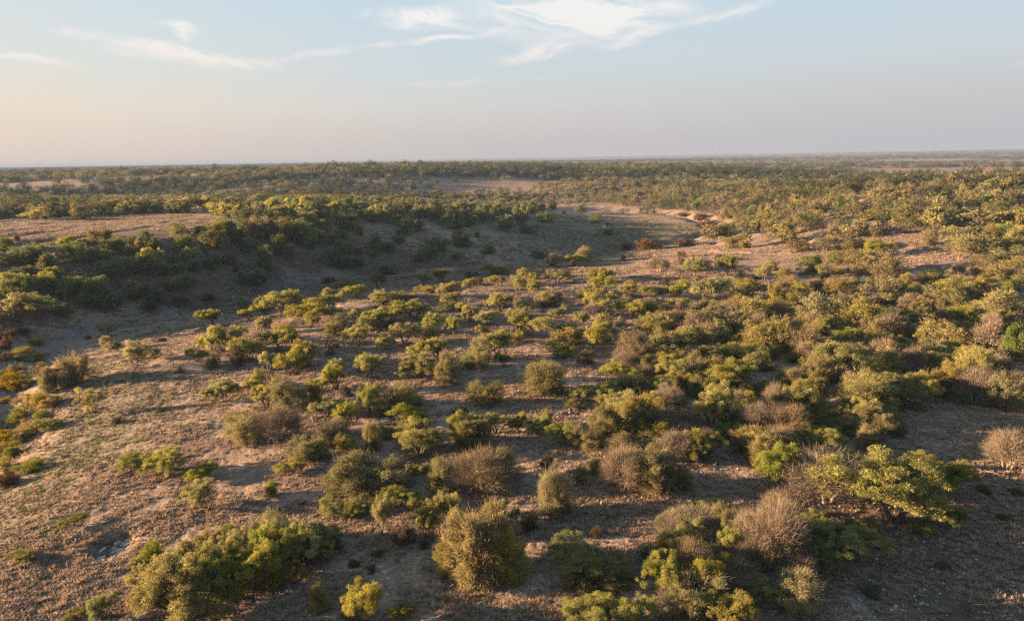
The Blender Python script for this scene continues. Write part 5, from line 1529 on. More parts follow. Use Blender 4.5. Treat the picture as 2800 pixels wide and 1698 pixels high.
('G',50.3,75.2,1.8,1.3,(0,2,3,28),8),
('G',91.0,126.1,3.3,2.2,(2,0,2,34),8),
('G',84.1,113.5,2.7,2.2,(3,0,2,34),8),
('G',25.8,79.9,1.8,1.2,(3,2,1,54),8),
('G',32.0,80.4,1.6,1.4,(2,2,1,54),8),
('R',82.6,282.9,8.0,3.1,(3,3,0,58),51),
('G',-66.8,149.5,2.9,2.6,(1,0,3,44),10),
('Y',-73.8,103.0,2.5,1.4,(2,0,3,56),27),
('S',14.2,124.6,2.3,2.0,(0,0,1,39),14),
('G',-43.9,198.2,3.8,3.0,4,7),
('G',66.3,116.2,2.4,2.0,(1,0,0,33),8),
('S',-17.7,45.8,0.9,0.7,(0,1,3,31),15),
('S',-66.0,133.6,3.6,1.4,(2,0,2,44),14),
('R',-81.8,107.0,2.8,1.3,(2,0,3,56),52),
('G',-1.8,42.4,0.8,0.6,(0,1,2,48),9),
('G',-67.7,136.4,2.7,2.3,(1,0,1,44),10),
('G',-45.7,179.7,3.3,2.8,4,7),
('G',28.3,84.8,1.7,1.2,(2,2,2,41),8),
('S',-10.3,38.9,1.0,0.5,(2,1,2,10),15),
('S',35.4,43.9,1.3,0.4,(1,2,2,51),15),
('S',25.0,35.4,1.1,0.4,(0,1,2,0),15),
('S',-55.2,176.2,3.7,2.3,10,12),
('G',88.8,127.6,2.7,2.2,(1,0,2,34),8),
('S',72.1,133.1,2.8,2.0,(2,0,3,33),14),
('S',46.7,138.1,2.5,2.1,(1,0,3,41),14),
('G',44.4,105.7,1.9,1.7,(0,2,3,54),8),
('G',60.4,89.2,2.0,1.4,(0,2,0,33),8),
('G',-78.6,145.5,2.9,2.2,(0,0,0,43),10),
('S',-5.6,63.8,2.1,0.7,(0,2,1,37),15),
('S',-69.8,136.3,3.7,1.4,(1,0,1,44),16),
('R',83.9,304.6,8.0,3.2,(2,3,0,58),51),
('S',33.1,44.3,1.4,0.5,(2,2,2,51),15),
('S',32.3,40.9,1.1,0.4,(0,1,2,51),15),
('R',-76.1,98.3,2.2,1.2,(0,2,3,56),49),
('S',54.4,100.5,1.9,1.6,(0,2,2,33),14),
('G',-20.5,44.0,0.9,0.6,(0,1,2,13),9),
('G',55.6,104.7,1.9,1.6,(1,2,1,33),8),
('S',41.5,118.6,2.1,1.6,(0,2,0,41),14),
('S',6.3,242.6,6.8,2.7,(0,3,1,46),13),
('S',-57.6,167.3,2.7,2.4,10,12),
('S',49.5,152.8,2.5,2.1,(2,0,3,41),14),
('R',54.4,205.9,4.7,1.9,(0,0,0,58),50),
('Y',-78.6,108.9,2.4,1.1,(3,0,3,56),28),
('S',-36.3,93.3,1.7,1.1,(0,2,0,15),14),
('S',48.6,113.4,1.8,1.6,(2,2,1,33),14),
('S',37.3,86.1,1.5,1.1,(0,2,3,54),14),
('S',64.4,127.0,2.2,1.7,(1,2,1,33),14),
('G',-73.5,147.8,2.7,1.8,(2,0,3,44),10),
('G',66.6,117.9,2.2,1.4,(0,0,3,33),8),
('S',-6.7,143.0,2.2,1.6,(1,2,1,19),14),
('S',-62.2,137.4,3.2,1.3,(1,0,2,44),14),
('S',-43.3,160.3,3.7,1.5,(0,0,0,42),14),
('S',12.3,150.6,2.2,1.8,(0,2,0,19),14),
('S',50.0,162.4,2.6,1.8,(0,0,0,58),14),
('G',-62.2,167.3,2.5,2.1,4,7),
('S',-9.0,37.7,0.6,0.6,(3,1,2,10),15),
('G',-86.0,155.6,2.4,2.1,4,7),
('R',-81.3,110.2,2.6,0.9,(3,0,3,56),52),
('R',38.0,218.9,4.7,1.8,(0,0,1,58),50),
('S',-9.0,39.5,1.1,0.4,(1,1,2,10),15),
('S',31.1,136.6,1.9,1.6,9,11),
('G',55.6,93.2,1.5,1.1,(0,2,0,26),8),
('Y',-64.6,82.3,1.3,0.9,(0,2,2,56),27),
('G',42.4,117.1,1.7,1.3,3,6),
('S',-41.8,68.4,1.5,0.6,(0,2,0,14),15),
('S',43.1,171.7,2.5,1.8,9,11),
('S',-8.5,160.1,2.1,1.7,9,11),
('S',-40.4,180.4,2.5,1.9,10,12),
('S',28.6,114.2,1.5,1.2,9,11),
('S',15.1,167.6,2.1,1.9,9,11),
('G',74.1,99.9,1.7,1.2,(0,2,2,34),8),
('S',77.3,102.9,1.8,1.2,(0,2,2,34),14),
('S',-55.9,104.3,2.3,0.8,(0,0,3,16),14),
('G',63.2,126.2,2.0,1.3,(2,2,1,33),8),
('S',17.1,134.0,1.9,1.2,(0,2,1,39),14),
('S',-83.1,159.0,2.5,1.6,10,12),
('S',-10.3,161.3,2.0,1.6,9,11),
('S',71.5,122.8,1.8,1.4,9,11),
('G',73.5,123.5,1.8,1.4,3,6),
('G',68.1,120.9,1.6,1.4,3,6),
('S',39.7,158.0,1.9,1.7,9,11),
('S',47.5,126.3,1.6,1.3,9,11),
('S',-18.9,126.3,2.2,0.9,(0,0,1,19),14),
('S',-41.8,82.8,1.2,0.8,(0,1,0,16),15),
('S',-91.4,134.8,1.4,1.5,(0,2,1,43),16),
('S',-7.4,145.1,1.7,1.6,(2,2,1,19),14),
('R',28.9,176.4,1.9,2.0,(0,2,1,58),52),
('G',57.9,114.9,1.6,1.1,3,6),
('G',87.3,117.4,1.7,1.4,3,6),
('S',-16.0,46.9,0.7,0.4,(0,1,1,21),15),
('G',77.0,122.2,1.6,1.4,3,6),
('G',-10.6,217.1,2.5,2.0,4,7),
('S',7.8,148.5,1.7,1.3,9,11),
('G',78.5,115.5,1.7,1.2,3,6),
('S',1.4,148.0,1.6,1.4,9,11),
('S',-113.6,157.3,1.7,1.5,(0,2,1,40),16),
('S',50.8,138.7,1.6,1.2,9,11),
('G',69.9,120.1,1.5,1.1,3,6),
('S',83.9,119.1,1.5,1.2,9,11),
('R',81.1,320.9,4.5,2.0,(0,0,0,46),50),
('G',80.2,126.3,1.6,1.1,3,6),
('S',-38.5,70.5,1.0,0.4,(0,1,0,14),15),
('S',10.4,172.8,1.8,1.2,9,11),
('S',-62.2,153.1,1.4,1.2,(0,2,1,42),16),
('S',71.2,142.0,1.4,1.1,9,11),
('S',-72.3,112.4,1.3,0.7,(0,2,1,16),14),
('S',-24.8,92.9,1.1,0.5,(0,1,0,8),14),
('S',56.0,150.0,1.4,1.0,9,11),
('S',40.4,281.6,3.5,1.4,(0,0,0,46),13),
('S',26.4,339.6,2.4,1.6,(0,0,1,46),13)]
def plant_label(k, v):
    if isinstance(v, str): return v
    if isinstance(v, int): return SHARED[v]
    return RANKS[v[0]] + SIZES[v[1]] + LOOKS[k] + ' ' + SIDES[v[2]] + ' ' + ANCHORS[v[3]]

NAMES = {'M': ('mesquite_tree', 'mesquite tree'), 'T': ('mesquite_tree', 'mesquite tree'), 'V': ('mesquite_tree', 'mesquite tree'), 'X': ('mesquite_tree', 'mesquite tree'), 'W': ('green_shrub', 'green shrub'), 'O': ('olive_bush', 'olive bush'), 'Z': ('olive_bush', 'olive bush'),
         'D': ('dark_green_bush', 'dark bush'), 'Y': ('golden_shrub', 'golden shrub'), 'G': ('green_shrub', 'green shrub'), 'R': ('rust_brush', 'rust brush'), 'B': ('bare_bush', 'bare bush'), 'S': ('low_scrub', 'scrub'), 'N': ('spiky_plant', 'spiky plant')}
SHAPE = {'M': 'M', 'V': 'M', 'T': 'T', 'X': 'X', 'W': 'M', 'O': 'O', 'Z': 'Z', 'D': 'O', 'Y': 'O', 'G': 'O', 'R': 'O', 'B': 'B', 'S': 'O'}
rnd = random.Random(4)
undertone = []
for i, (k, x, y, W, H, lab, grp) in enumerate(PLANTS):
    z = gz_at(x, y); dist = math.hypot(x, y); nm, cat = NAMES[k]
    root = bpy.data.objects.new(nm, None); root.empty_display_size = 0.3; COL.objects.link(root)
    root.location = (x, y, z-0.05); tag(root, plant_label(k, lab), cat, GROUPS[grp])
    if k == 'N':
        o = bpy.data.objects.new('leaf_rosette', SPIKY); COL.objects.link(o); o.parent = root; root.scale = (W/2.6,)*2+(H/1.6,); continue
    s = SHAPE[k]; lod = 0 if dist < 82 else (1 if dist < 190 else 2)
    if s == 'M' and dist < 60 and W > 3.4: s = 'X'
    if s == 'O' and dist < 60 and W > 3.4 and k in 'OZ': s = 'Z'
    if s in 'XTZ': lod = 0
    nv = {'M': 6, 'O': 5, 'B': 3, 'X': 3, 'T': 3, 'Z': 2}[s]; crown, trunk = PROTO[(s, lod, rnd.randrange(nv))]
    w0, h0 = (3.7, 2.95) if s in 'MXT' else ((3.7, 3.05) if s in 'OZ' else (3.7, 2.8))
    root.rotation_euler = (0, 0, rnd.random()*6.28); sx = W/w0; root.scale = (sx*(0.94+0.12*rnd.random()), sx*(0.94+0.12*rnd.random()), H/h0)
    c_o = bpy.data.objects.new('crown', crown); COL.objects.link(c_o); c_o.parent = root
    lm = L[{'T': 'M', 'X': 'M', 'W': 'G', 'Z': 'O'}.get(k, k)]
    c_o.material_slots[0].link = 'OBJECT'; c_o.material_slots[0].material = lm
    if k not in 'S':
        t_o = bpy.data.objects.new('stems' if s in 'OZB' else 'trunk', trunk); COL.objects.link(t_o); t_o.parent = root
# the ground colour darkens under each crown
cov_crown = cov.reshape(nR, nA, 4).copy()
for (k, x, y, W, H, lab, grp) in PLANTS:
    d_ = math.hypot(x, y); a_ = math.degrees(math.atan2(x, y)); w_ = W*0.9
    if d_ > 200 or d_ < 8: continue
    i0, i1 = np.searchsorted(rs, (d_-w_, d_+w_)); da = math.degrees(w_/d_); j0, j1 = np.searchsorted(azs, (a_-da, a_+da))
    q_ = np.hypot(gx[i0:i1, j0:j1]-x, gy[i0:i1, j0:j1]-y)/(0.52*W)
    cov_crown[i0:i1, j0:j1, 2] = np.maximum(cov_crown[i0:i1, j0:j1, 2], 0.75*np.exp(-q_**3))
ground_me.attributes['cover'].data.foreach_set('color', cov_crown.astype(np.float32).ravel())
# ---------------------------------------------------------------- scattered things made with geometry nodes (grass, loose stones, far scrub)
def scatter(name, pts, scales, kinds, protos, label, cat, kind='stuff', tilt=0.0, zs=None):
    pc = bpy.data.meshes.new(name); pts = np.asarray(pts, np.float32); n = len(pts)
    pc.vertices.add(n); pc.vertices.foreach_set('co', pts.ravel())
    rs_ = np.random.default_rng(len(name)); rot = np.stack((rs_.normal(size=n)*tilt, rs_.normal(size=n)*tilt, rs_.random(n)*6.28), 1).astype(np.float32)
    sc3 = np.repeat(np.asarray(scales, np.float32)[:, None], 3, 1)
    if zs is not None: sc3[:, 2] *= zs
    for an, arr in (('rot', rot), ('scl', sc3)):
        a = pc.attributes.new(an, 'FLOAT_VECTOR', 'POINT'); a.data.foreach_set('vector', arr.ravel())
    a = pc.attributes.new('pick', 'INT', 'POINT'); a.data.foreach_set('value', np.asarray(kinds, np.int32))
    o = bpy.data.objects.new(name, pc); COL.objects.link(o)
    cl = bpy.data.collections.new(name+'_pieces')
    for i, me_ in enumerate(protos):
        po = bpy.data.objects.new('piece_%02d' % i, me_); cl.objects.link(po)
    ng = bpy.data.node_groups.new(name, 'GeometryNodeTree'); ng.interface.new_socket('Geometry', in_out='INPUT', socket_type='NodeSocketGeometry'); ng.interface.new_socket('Geometry', in_out='OUTPUT', socket_type='NodeSocketGeometry')
    N = ng.nodes; a_in = N.new('NodeGroupInput'); a_out = N.new('NodeGroupOutput'); ip = N.new('GeometryNodeInstanceOnPoints'); ci = N.new('GeometryNodeCollectionInfo')
    ci.inputs['Collection'].default_value = cl; ci.inputs['Separate Children'].default_value = True; ci.inputs['Reset Children'].default_value = True
    def attr(nm, ty):
        q_ = N.new('GeometryNodeInputNamedAttribute'); q_.data_type = ty; q_.inputs['Name'].default_value = nm; return [s_ for s_ in q_.outputs if s_.enabled][0]
    lk = ng.links.new; lk(a_in.outputs[0], ip.inputs['Points']); lk(ci.outputs[0], ip.inputs['Instance']); ip.inputs['Pick Instance'].default_value = True
    lk(attr('pick', 'INT'), ip.inputs['Instance Index']); lk(attr('rot', 'FLOAT_VECTOR'), ip.inputs['Rotation']); lk(attr('scl', 'FLOAT_VECTOR'), ip.inputs['Scale']); lk(ip.outputs[0], a_out.inputs[0])
    md = o.modifiers.new('scatter', 'NODES'); md.node_group = ng
    tag(o, label, cat, kind=kind); return o
# grass tufts
def tuft(seed, n, h, w, mat):
    rng = np.random.default_rng(seed); a = rng.random(n)*6.28; lean = 0.15+0.75*rng.random(n); l_ = h*(0.5+0.7*rng.random(n))
    d = np.stack((np.cos(a)*lean, np.sin(a)*lean, np.ones(n)), 1); d /= np.linalg.norm(d, axis=1)[:, None]
    p0 = np.stack((np.cos(a)*w*rng.random(n), np.sin(a)*w*rng.random(n), np.full(n, -0.03)), 1); s = np.stack((-np.sin(a), np.cos(a), np.zeros(n)), 1)*0.022
    co = np.stack((p0-s, p0+s, p0+d*l_[:, None]), 1).reshape(-1, 3)
    return mesh_np('grass_tuft', co, np.arange(3*n), np.full(n, 3), mat, {'tone': rng.random(n)})
M_STRAW = leaf_mat('straw_grass', GRASS_A, GRASS_B, None, 0.35, 0.12)
M_GREENG = leaf_mat('green_grass', (0.07, 0.075, 0.032), (0.16, 0.155, 0.075), None, 0.35, 0.12)
tufts = [tuft(1, 26, 0.20, 0.11, M_STRAW), tuft(2, 20, 0.30, 0.10, M_STRAW), tuft(3, 30, 0.14, 0.16, M_STRAW), tuft(4, 26, 0.18, 0.12, M_GREENG), tuft(5, 30, 0.12, 0.17, M_GREENG)]
rg = np.random.default_rng(77)
def wedge(n, d0, d1, a0=-44, a1=44, p_=1.0):
    u_ = rg.random(n); d = d0*(d1/d0)**(u_**p_); a = np.radians(a0+(a1-a0)*rg.random(n)); return d*np.sin(a), d*np.cos(a)
gx_, gy_ = wedge(190000, 26, 150)
nn = fbm(gx_/2.3, gy_/2.3, 3, 91) + 0.5*fbm(gx_/11, gy_/11, 2, 92); cv = land_cover(gx_, gy_)
keep = (nn > -0.22+0.3*rg.random(len(nn))) & (rg.random(len(nn)) > cv[:, 1]*0.9) & (rg.random(len(nn)) > cv[:, 2]*0.55); gx_, gy_, cv, nn = gx_[keep], gy_[keep], cv[keep], nn[keep]
gz_ = height(gx_, gy_); dd = np.hypot(gx_, gy_)
pick = np.where(rg.random(len(gx_)) < np.clip(cv[:, 0]*1.1-0.05, 0.05, 0.9), rg.integers(3, 5, len(gx_)), rg.integers(0, 3, len(gx_)))
scatter('dry_grass', np.stack((gx_, gy_, gz_), 1), (0.75+0.7*rg.random(len(gx_)))*(1+np.clip(dd/90-0.4, 0, 1.2)), pick, tufts, 'short dry straw grass tufts covering the slope', 'grass', tilt=0.15, zs=np.clip(1.0-dd/200, 0.35, 1)*0.72)
fx, fy = wedge(90000, 140, 340)
fn = fbm(fx/5, fy/5, 3, 93) + 0.5*fbm(fx/30, fy/30, 2, 94); fc = land_cover(fx, fy); kp = (fn > -0.12) & (rg.random(len(fn)) > fc[:, 1]*0.9); fx, fy, fc = fx[kp], fy[kp], fc[kp]
fp = np.where(rg.random(len(fx)) < np.clip(fc[:, 0]*1.1-0.05, 0.05, 0.9), rg.integers(3, 5, len(fx)), rg.integers(0, 3, len(fx)))
scatter('field_grass', np.stack((fx, fy, height(fx, fy)), 1), 2.0+2.0*rg.random(len(fx)), fp, tufts, 'dry grass clumps over the meadow and the far left field', 'grass', tilt=0.1, zs=np.full(len(fx), 0.45))
# loose stones
def stone_mesh(seed, flat=0.45, name='stone'):
    rng = np.random.default_rng(seed); import bmesh
    bm = bmesh.new(); bmesh.ops.create_icosphere(bm, subdivisions=1, radius=0.5)
    for v_ in bm.verts: v_.co = Vector((v_.co.x*(0.8+0.5*rng.random()), v_.co.y*(0.7+0.4*rng.random()), v_.co.z*flat*(0.8+0.5*rng.random())))
    me_ = bpy.data.meshes.new(name); bm.to_mesh(me_); bm.free(); me_.materials.append(M_ROCK); return me_
stones = [stone_mesh(s_, 0.3+0.15*(s_ % 3)) for s_ in range(5)]
sx1, sy1 = wedge(26000, 26, 110)
stony = np.clip((sx1-6)/14, 0, 1)*np.clip((64-sy1)/22, 0, 1) + 0.10 + np.clip(fbm(sx1/6, sy1/6, 3, 95)*1.6, 0, 0.4)
kp = rg.random(len(sx1)) < stony*0.4; sx1, sy1 = sx1[kp], sy1[kp]
cx_, cy_ = [], []
for (a0, b0), (a1, b1) in zip(CREEK[1:18], CREEK[2:19]):
    m_ = int(math.hypot(a1-a0, b1-b0)*3.5); t_ = rg.random(m_); cx_.append(a0+(a1-a0)*t_+rg.normal(size=m_)*2.6); cy_.append(b0+(b1-b0)*t_+rg.normal(size=m_)*2.2)
cx_ = np.concatenate(cx_); cy_ = np.concatenate(cy_)
px_ = np.concatenate((sx1, cx_)); py_ = np.concatenate((sy1, cy_)); sc_ = np.concatenate((0.07+0.16*rg.random(len(sx1))**2.5, 0.12+0.45*rg.random(len(cx_))**3))
scatter('loose_stones', np.stack((px_, py_, height(px_, py_)+0.01), 1), sc_, rg.integers(0, 5, len(px_)), stones, 'pale loose stones strewn over bare ground and creek bed', 'stones', tilt=0.2)
# far scrub: trees and bushes too far or too many to tell apart
LF = dict(M=leaf_mat('far_mesquite_leaf', (0.075, 0.078, 0.032), (0.21, 0.20, 0.085)), O=leaf_mat('far_olive_leaf', (0.068, 0.063, 0.033), (0.18, 0.155, 0.080)), D=leaf_mat('far_dark_leaf', (0.025, 0.032, 0.016), (0.065, 0.075, 0.035)))
far_protos = []
for v in range(4): far_protos.append(crown_mesh('far_crown', mesquite(400+v, 2, 1.0, 420)[0], LF['M']))
for v in range(3): far_protos.append(crown_mesh('far_crown', round_bush(420+v, 2, 460)[0], LF['O']))
for v in range(3): far_protos.append(crown_mesh('far_crown', round_bush(430+v, 2, 460)[0], LF['D']))
FAR_DENS = [(9000, 290, 700, -46, 46, -0.07, 1.25, [.12]*4+[.08]*3+[.28/3]*3),
 (30000, 600, 2200, -46, 46, -0.04, 1.6, [.11]*4+[.07]*3+[.35/3]*3),
 (18000, 2000, 7000, -46, 46, -0.06, 2.4, [.07]*4+[.08]*3+[.16]*3)]

occupied = np.array([(p_[1], p_[2], p_[3]) for p_ in PLANTS])
def far_zone(n, d0, d1, a0, a1, thr, size, mixk):
    x, y = wedge(n, d0, d1, a0, a1); d = np.hypot(x, y)
    dn = 0.55*fbm(x/(40+d*0.05), y/(40+d*0.03), 4, 131) + 0.9*fbm(x/260, y/110, 3, 137); cd = creek_dist(x, y)
    keep_ = (dn + 0.12*rg.normal(size=n) > thr) & (cd > 7); az_ = np.degrees(np.arctan2(x, y))
    for (fa0, fa1, fd0, fd1) in CLEARINGS: keep_ &= ~((az_ > fa0) & (az_ < fa1) & (d > fd0) & (d < fd1))
    keep_ &= ~((np.hypot((x-28)/62, (y-268)/72) < 1.05))
    x, y, d = x[keep_], y[keep_], d[keep_]
    sc = size*(0.6+0.7*rg.random(len(x)))*(1+np.clip((d-700)/1600, 0, 1.6)); pk = rg.choice(10, len(x), p=mixk); drk = fbm(x/180, y/90, 2, 141) > 0.12; pk = np.where(drk & (rg.random(len(x)) < 0.6), rg.integers(7, 10, len(x)), pk)
    sc = sc*np.where((pk >= 7) & (d < 1500), 1.0+0.5*rg.random(len(x))**2, 1.0); return x, y, sc, pk
THICKETS = [([(87.5, 429.3), (145.4, 454.6), (197.3, 530.0), (316.3, 542.2), (406.6, 548.3), (87.3, 114.0), (94.2, 138.9), (98.6, 166.4), (89.9, 175.7), (82.4, 191.2), (71.1, 225.5), (87.9, 284.3), (85.4, 353.7)], 22, 3.2, 6.2, [0.117, 0.117, 0.117, 0.117, 0.135, 0.135, 0.11, 0.05, 0.05, 0.05]),
 ([(-135.0, 304.8), (-153.5, 488.4), (-52.3, 507.2), (19.9, 443.1), (36.5, 417.2), (0.6, 287.3), (-18.0, 230.3), (-37.5, 237.6), (-51.3, 193.0), (-66.5, 178.6), (-89.5, 211.4)], 26, 3.4, 6.5, [0.113, 0.113, 0.113, 0.113, 0.033, 0.033, 0.033, 0.15, 0.15, 0.15]),
 ([(-175.5, 236.5), (-220.5, 298.3), (-284.4, 491.3), (-221.9, 503.1), (-158.3, 504.4), (-153.0, 415.9), (-131.7, 249.1), (-141.1, 212.7)], 45, 3.5, 6, [0.125, 0.125, 0.125, 0.125, 0.067, 0.067, 0.067, 0.1, 0.1, 0.1]),
 ([(-3.8, 471.4), (27.5, 494.3), (89.1, 553.1), (161.9, 506.7), (115.2, 308.1), (90.6, 285.9), (86.0, 301.9), (79.0, 350.0), (55.4, 409.7), (24.9, 448.5)], 30, 3.2, 6, [0.125, 0.125, 0.125, 0.125, 0.183, 0.183, 0.133, 0.0, 0.0, 0.0])]      # outline on the ground, square metres per plant, smallest and largest width, mix
def inside(x, y, poly):
    c_ = np.zeros(x.shape, bool)
    for (x0, y0), (x1, y1) in zip(poly, poly[1:]+poly[:1]): c_ ^= ((y0 > y) != (y1 > y)) & (x < (x1-x0)*(y-y0)/(y1-y0+1e-9)+x0)
    return c_
xs, ys, ss_, ks = [], [], [], []
for poly, area, w0_, w1_, mix_ in THICKETS:
    pa = np.array(poly); lo, hi = pa.min(0), pa.max(0); n = int((hi-lo).prod()/area); x = lo[0]+(hi[0]-lo[0])*rg.random(n); y = lo[1]+(hi[1]-lo[1])*rg.random(n)
    k_ = inside(x, y, poly) & (creek_dist(x, y) > 5); x, y = x[k_], y[k_]; W = w0_+(w1_-w0_)*rg.random(len(x))**1.4
    near_ = np.zeros(len(x), bool)
    for ox_, oy_, ow_ in occupied: near_ |= np.hypot(x-ox_, y-oy_) < 0.3*(W+ow_)
    x, y, W = x[~near_], y[~near_], W[~near_]; m_ = np.array(mix_)
    xs.append(x); ys.append(y); ss_.append(W/4); ks.append(rg.choice(10, len(x), p=m_/m_.sum()))
for z_ in FAR_DENS:
    a_ = far_zone(*z_); xs.append(a_[0]); ys.append(a_[1]); ss_.append(a_[2]); ks.append(a_[3])
xs, ys, ss_, ks = (np.concatenate(v_) for v_ in (xs, ys, ss_, ks))
scatter('distant_scrub', np.stack((xs, ys, height(xs, ys, False)-0.1), 1), ss_, ks, far_protos, 'mesquite and juniper scrub covering the distant plateau', 'scrub', zs=np.clip(1-(np.hypot(xs, ys)-700)/1100, 0.24, 1))
BRANCHES = [(-54.3, 116.6, 1.92, 20, 1, 'dark fallen logs at the foot of the bushy mesquite near the creek'),
 (-55.8, 113.8, 0.89, 120, 0, 'small pale stump log on open grass left of the bushy mesquite'),
 (-28.7, 54.5, 1.32, 50, 1, 'thick dark fallen trunk lying beside the small mesquites on the slope'),
 (-24.1, 56.7, 0.86, -35, 0, 'pale bare branch lying below the round olive tree on the slope'),
 (-24.7, 42.3, 0.67, 15, 0, 'thin pale branch on the ground between rocky hollow and bottom grove'),
 (-19.3, 52.1, 0.58, 80, 0, 'white dead branch leaning at the left edge of an olive bush'),
 (-2.5, 34.0, 0.93, 35, 1, 'dark fallen branch at the foot of the largest bottom-centre bush'),
 (-6.5, 36.3, 0.65, 15, 0, 'pale branch lying on sunlit grass left of the bottom-centre bush'),
 (6.7, 42.0, 1.67, 10, 1, 'tangled dark fallen branches on the grass of the shaded clearing'),
 (6.9, 45.7, 1.12, -8, 0, 'pale log lying under the brown tree with the forked stem'),
 (5.4, 39.2, 0.79, -20, 1, 'dark curved branch on dry grass above the wide olive-gold bush'),
 (35.4, 47.8, 1.92, -12, 0, 'brown heap of dead brush by the round tan right-edge bush'),
 (23.9, 31.6, 1.98, 5, 1, 'dark heap of dead branches in the lower right corner of the ground'),
 (-10.5, 73.7, 0.54, 60, 0, 'short white stick on open ground right of the pale olive thicket'),
 (-7.0, 69.0, 1.39, 5, 1, 'dark log on shaded ground left of the lone straight-trunk tree'),
 (-32.8, 85.6, 1.22, 10, 0, 'pale log on the slope beside the two small mesquites'),
 (8.3, 77.9, 0.49, 90, 0, 'tiny white stump beside the huge golden-olive centre tree'),
 (-12.1, 34.2, 0.95, 20, 0, 'long thin grey branch near the bottom edge left of centre'),
 (27.5, 42.1, 1.19, 0, 0, 'bare grey branch trailing beneath the great spreading right mesquite')]
TANK = (432.6, 672.2)
TRACK = [(370.1, 618.5), (387.7, 610.3), (414.9, 627.1), (430.0, 629.7), (397.7, 566.8)]
def branch_heap(n, L_, seed, spread):
    rng = np.random.default_rng(seed); out = []
    for i in range(n):
        a = (rng.random()-0.5)*spread; o_ = np.array((rng.normal()*0.12*L_, rng.normal()*0.10*L_, 0.05)) if i else np.array((-L_*0.5, 0, 0.06)); l_ = L_*(0.35+0.5*rng.random()) if i else L_
        e = o_ + np.array((math.cos(a), math.sin(a), 0))*l_; e[2] = 0.05+0.35*rng.random()*(i > 0)*min(L_, 1.5)
        mid = (o_+e)/2 + np.array((0, rng.normal()*0.08*L_, 0.06+0.12*rng.random())); r_ = (0.07 if i == 0 else 0.032)*min(max(L_/2, 0.6), 1.5)
        out.append(tube(bez(o_, mid, e, 6), np.linspace(r_, r_*0.25, 6), 5))
        for j in range(2):
            s_ = bez(o_, mid, e, 6)[2+j*2]; e2 = s_ + np.array((rng.normal()*0.22*L_, rng.normal()*0.22*L_, abs(rng.normal())*0.16*L_)); out.append(tube(bez(s_, (s_+e2)/2+0.03, e2, 4), np.linspace(r_*0.5, r_*0.1, 4), 3))
    return join_tubes(out)
for i, (x, y, L_, a_, dk, lab) in enumerate(BRANCHES):
    n = 9 if 'heap' in lab or 'tangled' in lab else (3 if dk else 2)
    co, f = branch_heap(n, L_, 900+i, 6.28 if n > 4 else 0.9)
    o = bpy.data.objects.new('dead_branch', mesh_np('dead_branch', co, f, np.full(len(f), 4), M_DEADD if dk else M_DEAD)); COL.objects.link(o)
    o.location = (x, y, gz_at(x, y)); o.rotation_euler = (0, 0, math.radians(a_)); tag(o, lab, 'dead branch')
# rocky hollow: slabs stepping down its right side
rk = bpy.data.objects.new('rock_outcrop', None); COL.objects.link(rk); hx, hy = HOLLOW; rk.location = (hx, hy, gz_at(hx, hy)); tag(rk, 'small outcrop of broken pale rock slabs in a dark hollow', 'rocks')
slabs = [stone_mesh(30+i, 0.35, 'slab') for i in range(4)]; rr_ = random.Random(8)
for i in range(44):
    t_ = i/43.0; x = hx+0.75-0.9*t_+rr_.gauss(0, 0.40); y = hy+1.7-3.4*t_+rr_.gauss(0, 0.22)
    o = bpy.data.objects.new('rock', slabs[i % 4]); COL.objects.link(o); o.parent = rk; s_ = 0.22+0.38*rr_.random()**1.3
    o.location = (x-hx, y-hy, gz_at(x, y)-rk.location.z+0.03); o.scale = (s_*1.3, s_*0.75, s_*0.9); o.rotation_euler = (rr_.gauss(0, 0.25), rr_.gauss(0, 0.25)-0.2, 0.9+rr_.gauss(0, 0.3))
# far right: cleared field with a pale track and a small white water tank
M_TRACK = plain_mat('track_dirt', (0.34, 0.26, 0.19), (0.46, 0.37, 0.28), 0.4)
tp = np.array(TRACK); cum = np.concatenate(([0], np.cumsum(np.hypot(*np.diff(tp, axis=0).T)))); s_ = np.linspace(0, cum[-1], 60); tx = np.interp(s_, cum, tp[:, 0]); ty = np.interp(s_, cum, tp[:, 1])
dx, dy = np.gradient(tx), np.gradient(ty); nl = np.hypot(dx, dy); nx, ny = -dy/nl*3.0, dx/nl*3.0
lx = np.stack((tx-nx, tx+nx), 1).ravel(); ly = np.stack((ty-ny, ty+ny), 1).ravel(); lz = height(lx, ly)+0.35
f = [(2*i, 2*i+1, 2*i+3, 2*i+2) for i in range(59)]
o = bpy.data.objects.new('dirt_track', mesh_np('dirt_track', np.stack((lx, ly, lz), 1), f, [4]*59, M_TRACK)); COL.objects.link(o); tag(o, kind='structure')
tk = bpy.data.objects.new('water_tank', None); COL.objects.link(tk); tk.location = (TANK[0], TANK[1], gz_at(*TANK)); tag(tk, 'small pale tank beside the dirt track in the far cleared field', 'tank')
M_TANK = plain_mat('pale_tank', (0.30, 0.27, 0.24), (0.40, 0.37, 0.33), 1.0)
import bmesh
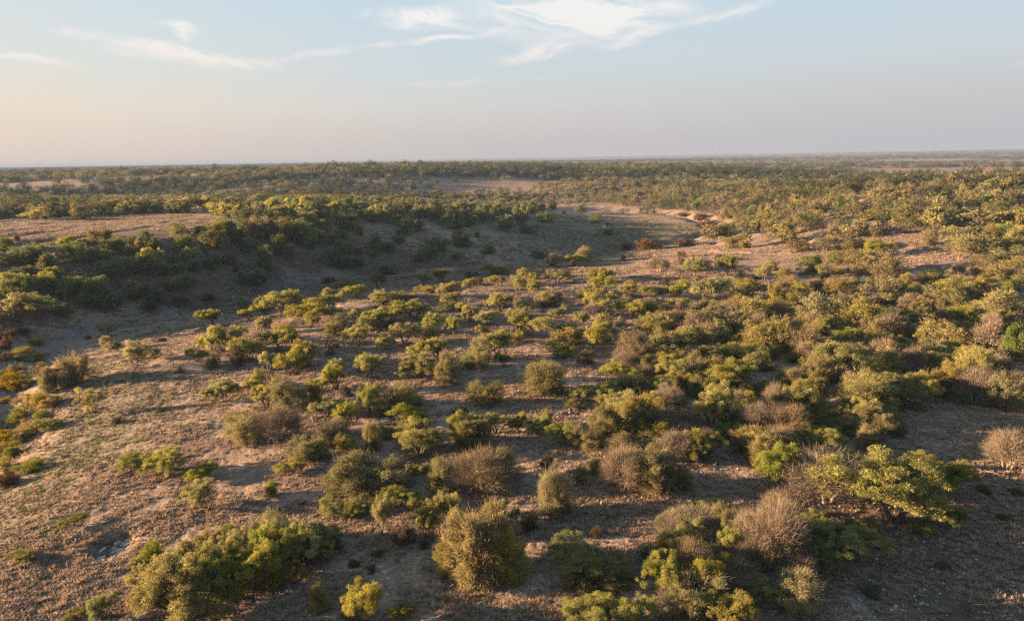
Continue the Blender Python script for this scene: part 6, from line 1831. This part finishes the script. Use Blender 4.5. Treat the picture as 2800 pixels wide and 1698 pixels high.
bm = bmesh.new(); bmesh.ops.create_cone(bm, cap_ends=True, segments=20, radius1=2.0, radius2=2.0, depth=2.6, matrix=Matrix.Translation((0, 0, 1.3)))
m_ = bpy.data.meshes.new('tank_body'); bm.to_mesh(m_); bm.free(); m_.materials.append(M_TANK); o = bpy.data.objects.new('tank_body', m_); COL.objects.link(o); o.parent = tk
bm = bmesh.new(); bmesh.ops.create_cone(bm, cap_ends=True, segments=20, radius1=2.15, radius2=0.3, depth=0.7, matrix=Matrix.Translation((0, 0, 2.96)))
m_ = bpy.data.meshes.new('tank_roof'); bm.to_mesh(m_); bm.free(); m_.materials.append(M_TANK); o = bpy.data.objects.new('tank_roof', m_); COL.objects.link(o); o.parent = tk

# ---------------------------------------------------------------- haze
if HAZE > 0:
    ht = max(CAM_H+9.0, float(gz.max())+3.5); hb = float(gz.min())-1.0; me_ = bpy.data.meshes.new('haze'); E = 15000
    vs = [(x_, y_, z_) for z_ in (hb, ht) for (x_, y_) in ((-E, -E), (E, -E), (E, E), (-E, E))]
    me_.from_pydata(vs, [], [(3, 2, 1, 0), (4, 5, 6, 7), (0, 1, 5, 4), (1, 2, 6, 5), (2, 3, 7, 6), (3, 0, 4, 7)])
    hm, q = material('haze_air'); pv = q.n('ShaderNodeVolumePrincipled'); pv.inputs['Color'].default_value = (*HAZE_COL, 1); pv.inputs['Density'].default_value = HAZE; pv.inputs['Anisotropy'].default_value = 0.0
    q.put(q.n('ShaderNodeOutputMaterial').inputs['Volume'], pv.outputs[0]); hm.cycles.homogeneous_volume = True; me_.materials.append(hm)
    ho = bpy.data.objects.new('haze', me_); COL.objects.link(ho); tag(ho, 'pale morning haze lying over the far land', 'haze', kind='stuff')
# ---------------------------------------------------------------- render settings
cy = scene.cycles; cy.max_bounces = 6; cy.diffuse_bounces = 4; cy.transmission_bounces = 5; cy.transparent_max_bounces = 4; cy.volume_bounces = 0; cy.glossy_bounces = 1
cy.use_denoising = False; cy.use_adaptive_sampling = False; cy.sample_clamp_indirect = 1.0; cy.sample_clamp_direct = 1.2
